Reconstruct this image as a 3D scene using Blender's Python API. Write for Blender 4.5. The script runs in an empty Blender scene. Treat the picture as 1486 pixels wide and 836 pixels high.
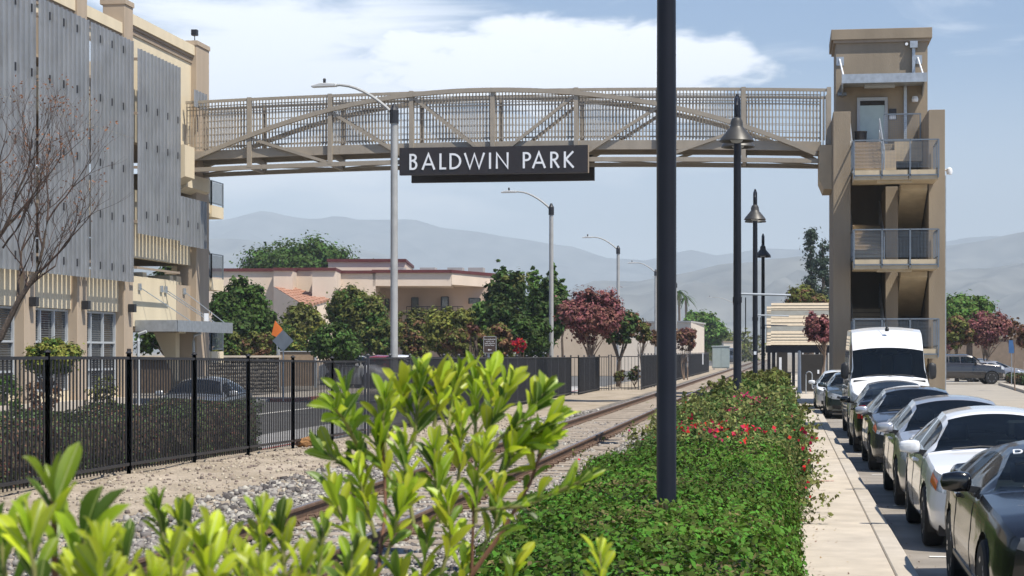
import bpy, bmesh, math, random
import numpy as np
from mathutils import Vector, Matrix, noise
R = math.radians
random.seed(7); rng = np.random.default_rng(7)
scene = bpy.context.scene
COL = scene.collection

# ------------------------------------------------------------------ camera
F = 2700.0 / 1486.0              # focal length as a fraction of the frame width
TH = math.atan(397 / 2700.0)     # the lens looks this far left of the track direction
CT, ST = math.cos(TH), math.sin(TH)
EYE = 2.1
cd = bpy.data.cameras.new("camera"); cam = bpy.data.objects.new("camera", cd); COL.objects.link(cam)
cam.location = (0, 0, EYE); cam.rotation_euler = (R(90), 0, TH)
cd.sensor_width = 36; cd.lens = 36 * F; cd.shift_y = (510 - 418) / 1486.0
cd.clip_start = 0.05; cd.clip_end = 30000
cd.dof.use_dof = True; cd.dof.focus_distance = 45; cd.dof.aperture_fstop = 18
scene.camera = cam

# ------------------------------------------------------------------ light, sky, exposure
SUN_TO = Vector((0.47, -0.30, 1.0)).normalized()
sd = bpy.data.lights.new("sun", 'SUN'); sun = bpy.data.objects.new("sun", sd); COL.objects.link(sun)
sd.energy = 5.0; sd.angle = R(0.5); sd.color = (1.0, 0.94, 0.83)
sun.rotation_euler = SUN_TO.to_track_quat('Z', 'Y').to_euler()
world = bpy.data.worlds.new("World"); scene.world = world; world.use_nodes = True
wn, wl = world.node_tree.nodes, world.node_tree.links
wn.clear()
wout = wn.new('ShaderNodeOutputWorld'); bg = wn.new('ShaderNodeBackground')
sky = wn.new('ShaderNodeTexSky'); sky.sky_type = 'NISHITA'; sky.sun_disc = False
sky.sun_elevation = math.asin(SUN_TO.z); sky.sun_rotation = math.atan2(SUN_TO.x, SUN_TO.y)
sky.air_density = 1.0; sky.dust_density = 0.3; sky.ozone_density = 2.0
bg.inputs[1].default_value = 0.078
def N(t, **kw):
    n = wn.new(t)
    for k, v in kw.items(): setattr(n, k, v)
    return n
tc = N('ShaderNodeTexCoord'); sx = N('ShaderNodeSeparateXYZ'); wl.new(tc.outputs['Generated'], sx.inputs[0])
def M(op, a, b=None, c=None, clamp=False):
    n = N('ShaderNodeMath', operation=op, use_clamp=clamp)
    for i, v in enumerate((a, b, c)):
        if v is None: continue
        if isinstance(v, (int, float)): n.inputs[i].default_value = v
        else: wl.new(v, n.inputs[i])
    return n.outputs[0]
# horizontal angle and height of the direction, so that low clouds lie in flat banks all round
az = M('ARCTAN2', sx.outputs[0], sx.outputs[1]); el = M('ARCSINE', sx.outputs[2])
def cloud_noise(sx_, sz_, seed, detail=8, rough=0.55, dist=0.3):
    cv = N('ShaderNodeCombineXYZ'); wl.new(M('MULTIPLY', az, sx_), cv.inputs[0]); wl.new(M('MULTIPLY', el, sz_), cv.inputs[1]); cv.inputs[2].default_value = seed
    n = N('ShaderNodeTexNoise'); n.inputs['Scale'].default_value = 1; n.inputs['Detail'].default_value = detail
    n.inputs['Roughness'].default_value = rough; n.inputs['Distortion'].default_value = dist
    wl.new(cv.outputs[0], n.inputs['Vector']); return n.outputs[0]
def bank(a0, e0, ra, re):      # a cloud bank centred on an azimuth and elevation
    d = M('ADD', M('POWER', M('DIVIDE', M('ABSOLUTE', M('SUBTRACT', az, a0)), ra), 2.0), M('POWER', M('DIVIDE', M('ABSOLUTE', M('SUBTRACT', el, e0)), re), 2.0))
    return M('SUBTRACT', 1.0, d)
n1 = cloud_noise(26, 60, 3.1); n2 = cloud_noise(8, 34, 9.4, rough=0.6, dist=0.8); n3 = cloud_noise(5, 20, 1.7, detail=5)
def ss(v, lo, hi):
    n = N('ShaderNodeMapRange', interpolation_type='SMOOTHSTEP'); wl.new(v, n.inputs[0]); n.inputs[1].default_value = lo; n.inputs[2].default_value = hi; return n.outputs[0]
b1 = M('ADD', M('MULTIPLY', bank(-0.12, 0.150, 0.125, 0.030), 1.0), M('MULTIPLY', M('SUBTRACT', n1, 0.5), 2.2))
c1 = M('MULTIPLY', ss(b1, 0.0, 0.55), 0.95)
b2 = M('ADD', M('MULTIPLY', bank(-0.28, 0.155, 0.15, 0.050), 1.0), M('MULTIPLY', M('SUBTRACT', n2, 0.5), 3.0))
c2 = M('MULTIPLY', ss(b2, -0.15, 0.9), 0.85)
c3 = M('MULTIPLY', M('MULTIPLY', ss(n2, 0.56, 0.82), 0.6), ss(el, 0.62, 0.22))
c5 = M('MULTIPLY', ss(el, 0.17, 0.0), 0.72)    # the pale band low over the horizon, all round
b4 = M('ADD', M('MULTIPLY', bank(-0.27, 0.095, 0.24, 0.045), 0.7), M('MULTIPLY', M('SUBTRACT', n3, 0.5), 2.6))
c4 = M('MULTIPLY', ss(b4, -0.2, 0.9), 0.85)
cl = M('MAXIMUM', M('MAXIMUM', c1, c2), M('MAXIMUM', M('MAXIMUM', c3, c5), c4), clamp=True)
tint = N('ShaderNodeMix', data_type='RGBA', blend_type='MULTIPLY'); tint.inputs[0].default_value = 1
wl.new(sky.outputs[0], tint.inputs[6]); tint.inputs[7].default_value = (0.74, 0.96, 1.22, 1)
mx = N('ShaderNodeMix', data_type='RGBA'); wl.new(cl, mx.inputs[0]); wl.new(tint.outputs[2], mx.inputs[6])
mx.inputs[7].default_value = (16.0, 16.2, 16.6, 1)
wl.new(mx.outputs[2], bg.inputs[0]); wl.new(bg.outputs[0], wout.inputs[0])
scene.view_settings.view_transform = 'Standard'; scene.view_settings.look = 'None'
scene.view_settings.exposure = 0.56; scene.view_settings.gamma = 1.0; scene.view_settings.use_curve_mapping = False
scene.render.engine = 'CYCLES'
scene.cycles.use_denoising = True
try: scene.cycles.denoiser = 'OPENIMAGEDENOISE'
except Exception: pass
scene.cycles.max_bounces = 6; scene.cycles.diffuse_bounces = 3; scene.cycles.glossy_bounces = 3
scene.cycles.transmission_bounces = 4; scene.cycles.transparent_max_bounces = 6; scene.cycles.volume_bounces = 0
scene.cycles.caustics_reflective = False; scene.cycles.caustics_refractive = False

# ------------------------------------------------------------------ measuring the photograph
def W(px, py, D):
    """world point seen at photo pixel (px, py) at depth D metres along the lens axis"""
    return Vector((D * CT * (px - 1140) / 2700, D * (CT + ST * (px - 743) / 2700), EYE + (510 - py) * D / 2700))
def on_x(px, py, X):
    return W(px, py, X * 2700 / (CT * (px - 1140)))
def on_y(px, py, Y):
    return W(px, py, Y / (CT + ST * (px - 743) / 2700))

# ------------------------------------------------------------------ materials
MATS = {}
def mat(name, col, rough=0.6, metal=0.0, var=0.12, scale=3.0, bump=0.0, bscale=40.0, coat=0.0, col2=None, spec=0.5, streak=False, island=0.0, trans=0.0, detail=5):
    if name in MATS: return MATS[name]
    m = bpy.data.materials.new(name); m.use_nodes = True; nt = m.node_tree; n, l = nt.nodes, nt.links
    p = n['Principled BSDF']; p.inputs['Roughness'].default_value = rough; p.inputs['Metallic'].default_value = metal
    p.inputs['Specular IOR Level'].default_value = spec
    p.inputs['Coat Weight'].default_value = coat; p.inputs['Coat Roughness'].default_value = 0.04
    geo = n.new('ShaderNodeNewGeometry')
    mp = n.new('ShaderNodeMapping'); l.new(geo.outputs['Position'], mp.inputs[0])
    if streak: mp.inputs['Scale'].default_value = (1, 1, 0.18)
    t = n.new('ShaderNodeTexNoise'); t.inputs['Scale'].default_value = scale; t.inputs['Detail'].default_value = detail; l.new(mp.outputs[0], t.inputs['Vector'])
    ramp = n.new('ShaderNodeMix'); ramp.data_type = 'RGBA'
    mr = n.new('ShaderNodeMapRange'); mr.inputs[1].default_value = 0.3; mr.inputs[2].default_value = 0.7; l.new(t.outputs[0], mr.inputs[0])
    c = Vector(col)
    a = c * (1 - var); b = Vector(col2) if col2 else c * (1 + var)
    ramp.inputs[6].default_value = (*a, 1); ramp.inputs[7].default_value = (*b, 1)
    l.new(mr.outputs[0], ramp.inputs[0])
    outc = ramp.outputs[2]
    if island:
        h = n.new('ShaderNodeHueSaturation'); mm = n.new('ShaderNodeMapRange'); l.new(geo.outputs['Random Per Island'], mm.inputs[0])
        mm.inputs[3].default_value = 1 - island; mm.inputs[4].default_value = 1 + island
        l.new(mm.outputs[0], h.inputs['Value'])
        m2 = n.new('ShaderNodeMapRange'); l.new(geo.outputs['Random Per Island'], m2.inputs[0]); m2.inputs[3].default_value = 0.5 - island * 0.06; m2.inputs[4].default_value = 0.5 + island * 0.05
        l.new(m2.outputs[0], h.inputs['Hue'])
        l.new(outc, h.inputs['Color']); outc = h.outputs[0]
    l.new(outc, p.inputs['Base Color'])
    if bump:
        t2 = n.new('ShaderNodeTexNoise'); t2.inputs['Scale'].default_value = bscale; t2.inputs['Detail'].default_value = 4; l.new(mp.outputs[0], t2.inputs['Vector'])
        bn = n.new('ShaderNodeBump'); bn.inputs['Strength'].default_value = bump; bn.inputs['Distance'].default_value = 0.02
        l.new(t2.outputs[0], bn.inputs['Height']); l.new(bn.outputs[0], p.inputs['Normal'])
    if trans:
        tr = n.new('ShaderNodeBsdfTranslucent'); l.new(outc, tr.inputs[0]); ms = n.new('ShaderNodeMixShader'); ms.inputs[0].default_value = trans
        l.new(p.outputs[0], ms.inputs[1]); l.new(tr.outputs[0], ms.inputs[2]); l.new(ms.outputs[0], n['Material Output'].inputs[0])
    MATS[name] = m; return m

# ------------------------------------------------------------------ mesh builder
class MB:
    def __init__(s): s.v = []; s.f = []
    def add(s, vs, fs):
        o = len(s.v); s.v += [tuple(v) for v in vs]; s.f += [tuple(i + o for i in f) for f in fs]; return s
    def box(s, x0, x1, y0, y1, z0, z1):
        x0, x1 = min(x0, x1), max(x0, x1); y0, y1 = min(y0, y1), max(y0, y1); z0, z1 = min(z0, z1), max(z0, z1)
        return s.add([(x0,y0,z0),(x1,y0,z0),(x1,y1,z0),(x0,y1,z0),(x0,y0,z1),(x1,y0,z1),(x1,y1,z1),(x0,y1,z1)],
                     [(0,3,2,1),(4,5,6,7),(0,1,5,4),(1,2,6,5),(2,3,7,6),(3,0,4,7)])
    def bar(s, a, b, w, h=None, up=(0, 0, 1)):
        h = h or w; a, b = Vector(a), Vector(b); d = (b - a).normalized(); u = Vector(up)
        if abs(d.dot(u)) > 0.98: u = Vector((0, 1, 0))
        r = d.cross(u).normalized() * (w / 2); t = r.cross(d).normalized() * (h / 2)
        q = [a-r-t, a+r-t, a+r+t, a-r+t, b-r-t, b+r-t, b+r+t, b-r+t]
        return s.add(q, [(0,1,2,3),(7,6,5,4),(0,4,5,1),(1,5,6,2),(2,6,7,3),(3,7,4,0)])
    def tube(s, pts, rad, n=8, cap=True):
        pts = [Vector(p) for p in pts]
        if isinstance(rad, (int, float)): rad = [rad] * len(pts)
        rings = []; ref = Vector((0, 0, 1))
        for i, p in enumerate(pts):
            d = (pts[min(i+1, len(pts)-1)] - pts[max(i-1, 0)]).normalized()
            u = ref if abs(d.dot(ref)) < 0.95 else Vector((1, 0, 0))
            r = d.cross(u).normalized(); t = r.cross(d).normalized()
            rings.append([p + (r * math.cos(k*2*math.pi/n) + t * math.sin(k*2*math.pi/n)) * rad[i] for k in range(n)])
        vs = [q for rr in rings for q in rr]; fs = []
        for i in range(len(pts) - 1):
            for k in range(n):
                fs.append((i*n+k, i*n+(k+1) % n, (i+1)*n+(k+1) % n, (i+1)*n+k))
        if cap: fs.append(tuple(range(n-1, -1, -1))); fs.append(tuple((len(pts)-1)*n + k for k in range(n)))
        return s.add(vs, fs)
    def lathe(s, prof, n=16, c=(0, 0, 0), axis='z'):
        """prof: list of (radius, height)"""
        vs = []; fs = []
        for r, h in prof:
            for k in range(n):
                a = k * 2 * math.pi / n
                p = (r*math.cos(a), r*math.sin(a), h)
                if axis == 'x': p = (h, r*math.cos(a), r*math.sin(a))
                if axis == 'y': p = (r*math.cos(a), h, r*math.sin(a))
                vs.append((p[0]+c[0], p[1]+c[1], p[2]+c[2]))
        for i in range(len(prof)-1):
            for k in range(n): fs.append((i*n+k, i*n+(k+1) % n, (i+1)*n+(k+1) % n, (i+1)*n+k))
        fs.append(tuple(range(n-1, -1, -1))); fs.append(tuple((len(prof)-1)*n+k for k in range(n)))
        return s.add(vs, fs)
    def prism(s, poly, y0, y1, axis='y'):
        """extrude a polygon: axis y -> poly is (x, z); axis x -> poly is (y, z); axis z -> poly is (x, y)"""
        n = len(poly)
        def P(p, e): return (p[0], e, p[1]) if axis == 'y' else ((e, p[0], p[1]) if axis == 'x' else (p[0], p[1], e))
        vs = [P(p, y0) for p in poly] + [P(p, y1) for p in poly]
        fs = [tuple(range(n)), tuple(range(2*n-1, n-1, -1))] + [(i, n+i, n+(i+1) % n, (i+1) % n) for i in range(n)]
        return s.add(vs, fs)
    def mesh(s, name, m, smooth=False, bevel=0, fix=True):
        me = bpy.data.meshes.new(name); me.from_pydata(s.v, [], s.f)
        if fix:
            bm = bmesh.new(); bm.from_mesh(me); bmesh.ops.recalc_face_normals(bm, faces=bm.faces)
            if bevel: bmesh.ops.bevel(bm, geom=bm.edges, offset=bevel, segments=1, affect='EDGES', clamp_overlap=True)
            bm.to_mesh(me); bm.free()
        for q in (m if isinstance(m, (list, tuple)) else [m]): me.materials.append(q)
        if smooth: me.shade_smooth(); me.set_sharp_from_angle(angle=R(40 if smooth is True else smooth))
        me.update(); return me
    def build(s, name, m, parent=None, world=True, smooth=False, bevel=0, fix=True):
        return link(name, s.mesh(name, m, smooth, bevel, fix), parent, world)
def root_matrix(p):
    return Matrix.Translation(p.location) @ p.rotation_euler.to_matrix().to_4x4()
def link(name, me, parent=None, world=True):
    o = bpy.data.objects.new(name, me); COL.objects.link(o)
    if parent is not None:
        o.parent = parent
        if world and parent.type == 'EMPTY': o.matrix_parent_inverse = root_matrix(parent).inverted()
    return o
def tag(o, label=None, cat=None, group=None, kind=None):
    if label: o['label'] = label
    if cat: o['category'] = cat
    if group: o['group'] = group
    if kind: o['kind'] = kind
    return o
def thing(name, label, cat, loc=(0, 0, 0), rz=0, group=None):
    o = bpy.data.objects.new(name, None); COL.objects.link(o); o.location = loc; o.rotation_euler = (0, 0, rz); o.empty_display_size = 0.1
    return tag(o, label, cat, group)
CHILD = {}
def copy_tree(o, loc=None, rz=None, label=None, group=None):
    kids = {}
    for q in bpy.data.objects:
        if q.parent: kids.setdefault(q.parent.name, []).append(q)
    def rec(src, par):
        c = src.copy(); COL.objects.link(c); c.parent = par
        for k in kids.get(src.name, []): rec(k, c)
        return c
    r = rec(o, None)
    if loc is not None: r.location = loc
    if rz is not None: r.rotation_euler = (0, 0, rz)
    if label: r['label'] = label
    if group: r['group'] = group
    return r
def struct(name, mb, m, **kw):
    return tag(mb.build(name, m, **kw), kind='structure')
def fast_mesh(name, V, Fq, m, k=4, smooth=False):
    """V (n,3), Fq (m,k) numpy"""
    me = bpy.data.meshes.new(name); me.vertices.add(len(V)); me.vertices.foreach_set('co', V.astype(np.float32).ravel())
    nf = len(Fq); me.loops.add(nf*k); me.loops.foreach_set('vertex_index', Fq.astype(np.int32).ravel())
    me.polygons.add(nf); me.polygons.foreach_set('loop_start', (np.arange(nf)*k).astype(np.int32))
    me.update(calc_edges=True)
    for q in (m if isinstance(m, (list, tuple)) else [m]): me.materials.append(q)
    if smooth: me.shade_smooth()
    return me
def leaf_mesh(name, C, Nn, size, m, aspect=0.55, fold=0.0):
    """many small pointed leaves: centre C (n,3), normal Nn (n,3), length size (n,)"""
    n = len(C); Nn = Nn / (np.linalg.norm(Nn, axis=1)[:, None] + 1e-9)
    size = size * (0.75 + 0.6*rng.random(n)); a = rng.normal(size=(n, 3)); a -= (a*Nn).sum(1)[:, None]*Nn; a /= np.linalg.norm(a, axis=1)[:, None] + 1e-9
    b = np.cross(Nn, a); s = np.asarray(size).reshape(-1, 1) * np.ones((n, 1))
    V = np.stack([C - a*s*0.5, C + b*s*0.5*aspect + a*s*0.05 + Nn*s*fold, C + a*s*0.5, C - b*s*0.5*aspect + a*s*0.05 + Nn*s*fold], 1).reshape(-1, 3)
    return fast_mesh(name, V, np.arange(n*4).reshape(-1, 4), m)
def clumps(blobs, n_cl, r_cl, per, up=0.5, shell=0.55):
    """leaf centres and normals spread through clumps that fill ellipsoid blobs (cx,cy,cz,rx,ry,rz)"""
    bl = np.array(blobs, float); vol = bl[:, 3]*bl[:, 4] + bl[:, 4]*bl[:, 5] + bl[:, 3]*bl[:, 5]; pick = rng.choice(len(bl), n_cl, p=vol/vol.sum())
    d = rng.normal(size=(n_cl, 3)); d /= np.linalg.norm(d, axis=1)[:, None]
    rad = shell + (1.04 - shell) * rng.random(n_cl) ** 0.6
    cc = bl[pick, :3] + d * bl[pick, 3:] * rad[:, None]
    r = r_cl * (0.6 + 0.8 * rng.random(n_cl))
    dd = rng.normal(size=(n_cl, per, 3)); dd /= np.linalg.norm(dd, axis=2)[:, :, None]
    rr = np.abs(rng.normal(size=(n_cl, per))) * 0.62 + 0.12
    P = cc[:, None, :] + dd * (rr * r[:, None])[:, :, None] * np.array([1.1, 1.1, 0.8])
    Nn = dd * 0.9 + d[:, None, :] * 0.5 + rng.normal(size=dd.shape) * 0.45 + np.array([0, 0, up])
    return P.reshape(-1, 3), Nn.reshape(-1, 3), cc
def put_label_text(word, height, thick, depth, m, parent, org, ux=(1, 0, 0), uz=(0, 0, 1), out=(0, -1, 0)):
    pass
# ------------------------------------------------------------------ colours
m_asph = mat('asphalt', (0.10, 0.098, 0.095), 0.9, var=0.18, scale=0.8, bump=0.3, bscale=90)
m_asph_old = mat('sun bleached asphalt', (0.26, 0.23, 0.195), 0.9, var=0.24, scale=1.3, bump=0.3, bscale=110, detail=8)
m_conc = mat('pavement concrete', (0.48, 0.42, 0.345), 0.85, var=0.15, scale=2.2, bump=0.12, bscale=60, detail=9)
m_conc2 = mat('kerb concrete', (0.45, 0.40, 0.335), 0.85, var=0.14, scale=2.4, bump=0.15, bscale=60, detail=9)
m_conc_g = mat('grey concrete', (0.40, 0.39, 0.38), 0.9, var=0.12, scale=0.7, bump=0.1)
m_dirt = mat('dry dirt', (0.42, 0.34, 0.25), 0.95, var=0.28, scale=1.1, bump=0.7, bscale=22, detail=10, col2=(0.53, 0.45, 0.36))
m_gravel = mat('ballast bed', (0.19, 0.175, 0.16), 0.95, var=0.5, scale=28, bump=0.9, bscale=45, detail=6, col2=(0.36, 0.33, 0.30))
m_stone = mat('ballast stone', (0.235, 0.215, 0.195), 0.9, var=0.25, scale=6, island=0.75)
m_pebble = mat('pebble', (0.30, 0.25, 0.20), 0.9, var=0.25, scale=6, island=0.5)
m_land = mat('dry land', (0.23, 0.20, 0.16), 0.95, var=0.3, scale=0.05)
m_white_paint = mat('white road paint', (0.72, 0.70, 0.66), 0.8, var=0.12, scale=6)
m_red_paint = mat('faded red paint', (0.36, 0.08, 0.06), 0.8, var=0.2, scale=5)
m_rail_side = mat('rusted rail', (0.14, 0.085, 0.055), 0.7, metal=0.2, var=0.25, scale=9)
m_rail_top = mat('worn rail head', (0.42, 0.30, 0.25), 0.28, metal=0.9, var=0.15, scale=2)
m_tie = mat('concrete tie', (0.29, 0.24, 0.19), 0.9, var=0.25, scale=4, bump=0.3, bscale=40)
m_black = mat('black fence paint', (0.018, 0.018, 0.022), 0.45, var=0.2, scale=4)
m_fence_post = mat('fence post paint', (0.045, 0.046, 0.055), 0.45, var=0.2, scale=4)
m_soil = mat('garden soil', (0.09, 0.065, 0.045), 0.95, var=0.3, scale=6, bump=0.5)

# ------------------------------------------------------------------ ground
def sheet(name, x0, x1, y0, y1, z, m): return struct(name, MB().add([(x0,y0,z),(x1,y0,z),(x1,y1,z),(x0,y1,z)], [(0,1,2,3)]), m)
sheet('ground', -5900, 4900, -450, 10900, -0.12, m_land)
def smooth(a, b, t): t = min(1, max(0, (t-a)/(b-a))); return t*t*(3-2*t)
def fence_base(y): return 0.20 + (0.04-0.20)*smooth(24, 45, y)
def bed_z(x, y):
    fb = fence_base(y)
    z = fb
    if x > -6.9: z = fb + (0.20 - fb) * smooth(-6.9, -6.0, x)
    if x > -2.9: z = 0.20 - 0.16 * smooth(-2.9, -1.8, x)
    return z + 0.035 * (noise.noise(Vector((x*1.1, y*0.6, 0)))) + (0.02*noise.noise(Vector((x*4, y*4, 3))) if y < 60 else 0)
xs = [-10.6 + i*0.22 for i in range(50)]; ysb = [4 + i*0.25 for i in range(140)] + [39 + i*2.0 for i in range(1, 130)]
mb = MB(); nx = len(xs)
for y in ysb:
    for x in xs: mb.v.append((x, y, bed_z(x, y)))
for j in range(len(ysb)-1):
    for i in range(nx-1): mb.f.append((j*nx+i, j*nx+i+1, (j+1)*nx+i+1, (j+1)*nx+i))
m_bed = bpy.data.materials.new('track bed'); m_bed.use_nodes = True
nt = m_bed.node_tree; p = nt.nodes['Principled BSDF']; p.inputs['Roughness'].default_value = 0.95
g = nt.nodes.new('ShaderNodeNewGeometry'); sp = nt.nodes.new('ShaderNodeSeparateXYZ'); nt.links.new(g.outputs['Position'], sp.inputs[0])
def nz(scale, det=6):
    t = nt.nodes.new('ShaderNodeTexNoise'); t.inputs['Scale'].default_value = scale; t.inputs['Detail'].default_value = det; nt.links.new(g.outputs['Position'], t.inputs['Vector']); return t.outputs[0]
def mth(op, a, b):
    t = nt.nodes.new('ShaderNodeMath'); t.operation = op
    for i, v in enumerate((a, b)):
        if isinstance(v, (int, float)): t.inputs[i].default_value = v
        else: nt.links.new(v, t.inputs[i])
    return t.outputs[0]
def mrg(v, a, b):
    t = nt.nodes.new('ShaderNodeMapRange'); nt.links.new(v, t.inputs[0]); t.inputs[1].default_value = a; t.inputs[2].default_value = b; return t.outputs[0]
def mixc(f, a, b):
    t = nt.nodes.new('ShaderNodeMix'); t.data_type = 'RGBA'
    nt.links.new(f, t.inputs[0])
    for i, v in ((6, a), (7, b)):
        if isinstance(v, tuple): t.inputs[i].default_value = (*v, 1)
        else: nt.links.new(v, t.inputs[i])
    return t.outputs[2]
dirt = mixc(mrg(nz(0.9, 10), 0.35, 0.65), (0.29, 0.235, 0.165), (0.44, 0.365, 0.28))
dirt = mixc(mrg(nz(14, 4), 0.56, 0.75), dirt, (0.22, 0.19, 0.16))
v = nt.nodes.new('ShaderNodeTexVoronoi'); v.inputs['Scale'].default_value = 19; nt.links.new(g.outputs['Position'], v.inputs['Vector'])
sv = nt.nodes.new('ShaderNodeSeparateColor'); nt.links.new(v.outputs['Color'], sv.inputs[0])
stn = mixc(sv.outputs[0], (0.07, 0.062, 0.055), (0.27, 0.24, 0.205))
edge = mrg(mth('ADD', sp.outputs[0], mth('MULTIPLY', nz(1.4), 1.2)), -6.2, -5.9)
nt.links.new(mixc(edge, dirt, stn), p.inputs['Base Color'])
bn = nt.nodes.new('ShaderNodeBump'); bn.inputs['Strength'].default_value = 0.8; bn.inputs['Distance'].default_value = 0.03
nt.links.new(mth('ADD', v.outputs['Distance'], nz(30)), bn.inputs['Height']); nt.links.new(bn.outputs[0], p.inputs['Normal'])
bed = struct('track_bed_ground', mb, m_bed, smooth=True)

# street behind the fence
sheet('street', -24.0, -10.55, -10, 400, -0.03, m_asph)
sheet('lane_line_ground', -17.75, -17.5, 30, 110, -0.022, m_white_paint)
sheet('street_edge_concrete_ground', -13.2, -10.58, -10, 112, -0.022, m_conc_g)
sheet('kerb_line_ground', -11.25, -11.13, 20, 110, -0.014, m_red_paint)
mb = MB(); mb.box(-30, -21.6, 20, 76.4, -0.1, 0.1); struct('street_pavement', mb, m_conc_g, bevel=0.02)
mb = MB(); mb.box(-23.9, -20.6, 76.5, 98, -0.1, 0.1); struct('kerb_island_pavement', mb, m_conc, bevel=0.02)
mb = MB(); mb.box(-21.9, -20.57, 76.36, 76.49, -0.1, 0.115); mb.box(-20.59, -20.47, 76.36, 84, -0.1, 0.115); tag(mb.build('red_kerb', m_red_paint), 'red painted kerb at the rounded corner of the raised island across the street', 'kerb')

# parking side
sheet('parking_road', 1.14, 3.7, -10, 75, 0.0, m_asph_old)
sheet('aisle_road', 3.7, 26, -10, 150, 0.004, mat('aisle asphalt', (0.34, 0.305, 0.255), 0.9, var=0.14, scale=0.5, bump=0.2, bscale=100, detail=9))
sheet('station_forecourt_ground', -2.4, 3.9, 74.9, 170, 0.01, m_conc)
sheet('crossing_road', -2.4, 3.9, 70.5, 75.0, 0.006, m_asph_old)
for y in (19.35, 25.7, 32.05, 38.4, 44.7, 51.0, 57.4):
    sheet('stall_line_ground', 1.45, 3.55, y, y+0.10, 0.008, m_white_paint)
# pavement slabs and kerb stones, each a piece
side = tag(MB().box(0.02, 1.14, 3, 70.2, -0.1, 0.02).build('sidewalk', m_soil), kind='structure')
proto = None
for i in range(45):
    y = 3.0 + i*1.495
    if proto is None:
        proto = MB().box(0.06, 0.945, 0, 1.487, 0.021, 0.15).build('paving_slab', m_conc, side, bevel=0.006); c = proto
    else: c = proto.copy(); COL.objects.link(c)
    c.location = (0, y, random.uniform(-0.002, 0.002))
proto = None
for i in range(25):
    y = 3.0 + i*2.69
    if proto is None:
        proto = MB().box(0.953, 1.15, 0, 2.683, -0.05, 0.153).build('kerb_stone', m_conc2, side, bevel=0.012); c = proto
    else: c = proto.copy(); COL.objects.link(c)
    c.location = (0, y, random.uniform(-0.002, 0.002))
mb = MB()
for k in range(14):
    x = 0.22 + k*0.035; mb.add([(x, 28.3+0.02*math.sin(k), 0.1565), (x+0.045, 28.3+0.02*math.sin(k+1), 0.1565), (x+0.045, 28.36+0.02*math.sin(k*2), 0.1565), (x, 28.35+0.02*math.sin(k*3), 0.1565)], [(0,1,2,3)])
tag(mb.build('paint_streak', mat('red spray', (0.55, 0.10, 0.08), 0.8)), 'short faint red paint streak across the pavement slab beside the hedge', 'paint mark')

# ------------------------------------------------------------------ railway track
track = thing('railway_track', 'single railway track with rusty rails on pale concrete ties in grey ballast', 'railway track', (-4.55, 20, 0.2))
XR = (-5.27, -3.83); ZR = 0.40
def rail(x, name='rail'):
    prof = [(-0.07, 0.245), (0.07, 0.245), (0.07, 0.257), (0.012, 0.275), (0.012, 0.355), (0.036, 0.365), (0.036, 0.392), (0.026, 0.4), (-0.026, 0.4), (-0.036, 0.392), (-0.036, 0.365), (-0.012, 0.355), (-0.012, 0.275), (-0.07, 0.257)]
    o = MB().prism([(x+a, b) for a, b in prof], 3, 420).build(name, m_rail_side, track)
    MB().box(x-0.027, x+0.027, 3, 420, 0.4005, 0.4035).build('rail_head', m_rail_top, o)
for x in XR: rail(x)
tie = MB().box(-1.28, 1.28, -0.12, 0.12, 0.05, 0.245).mesh('tie', m_tie, bevel=0.015)
clipm = MB()
clipm.box(-0.05, 0.05, -0.06, 0.06, 0.245, 0.262); clipm.tube([(-0.045, -0.05, 0.26), (-0.04, 0, 0.30), (0.03, 0.02, 0.305), (0.045, 0.05, 0.265)], 0.011, 5)
clip = clipm.mesh('rail_clip', m_rail_side)
for i in range(300):
    y = 5.0 + i*0.62
    t = link('tie', tie, track); t.location = (-4.55 + random.uniform(-.03, .03), y, random.uniform(-0.012, 0.006)); t.rotation_euler = (0, 0, random.uniform(-.01, .01))
    if i < 60:
        for x in XR:
            for s in (-1, 1):
                c = link('rail_clip', clip, t, False); c.location = (x + 4.55 + s*0.10, 0, 0); c.scale = (s, 1, 1)
# ballast stones
def stones(name, n, xr, yr, size, m, zf, ypow=1.0, kind='stuff'):
    cube = np.array([(-1,-1,-1),(1,-1,-1),(1,1,-1),(-1,1,-1),(-1,-1,1),(1,-1,1),(1,1,1),(-1,1,1)], float)*0.5
    fc = np.array([(0,3,2,1),(4,5,6,7),(0,1,5,4),(1,2,6,5),(2,3,7,6),(3,0,4,7)])
    X = rng.uniform(*xr, n); Y = yr[0] + (yr[1]-yr[0]) * rng.random(n)**ypow
    Z = np.array([zf(a, b) for a, b in zip(X, Y)])
    S = size * (0.5 + rng.random((n, 1, 1))**2 * 1.3) * (0.7 + 0.6*rng.random((n, 1, 3)))
    V = cube[None] * (1 + 0.45*(rng.random((n, 8, 3))-0.5)) * S
    A = rng.random((n, 3))*6.28
    c, s = np.cos(A), np.sin(A)
    x, y = V[..., 0]*c[:, None, 0] - V[..., 1]*s[:, None, 0], V[..., 0]*s[:, None, 0] + V[..., 1]*c[:, None, 0]
    y2, z = y*c[:, None, 1] - V[..., 2]*s[:, None, 1], y*s[:, None, 1] + V[..., 2]*c[:, None, 1]
    V = np.stack([x + X[:, None], y2 + Y[:, None], z + Z[:, None]], -1)
    Fq = (fc[None] + (np.arange(n)*8)[:, None, None]).reshape(-1, 4)
    return tag(link(name, fast_mesh(name, V.reshape(-1, 3), Fq, m)), kind=kind)
def bz(x, y):
    on_tie = abs(((y-5.0+0.31) % 0.62)-0.31) < 0.13 and -5.83 < x < -3.27
    return bed_z(x, y) + (0.028 if on_tie and random.random() < 0.10 else (-0.06 if on_tie else 0.008))
stones('ballast', 72000, (-6.35, -2.5), (9, 50), 0.026, m_stone, bz, 1.5)
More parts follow.
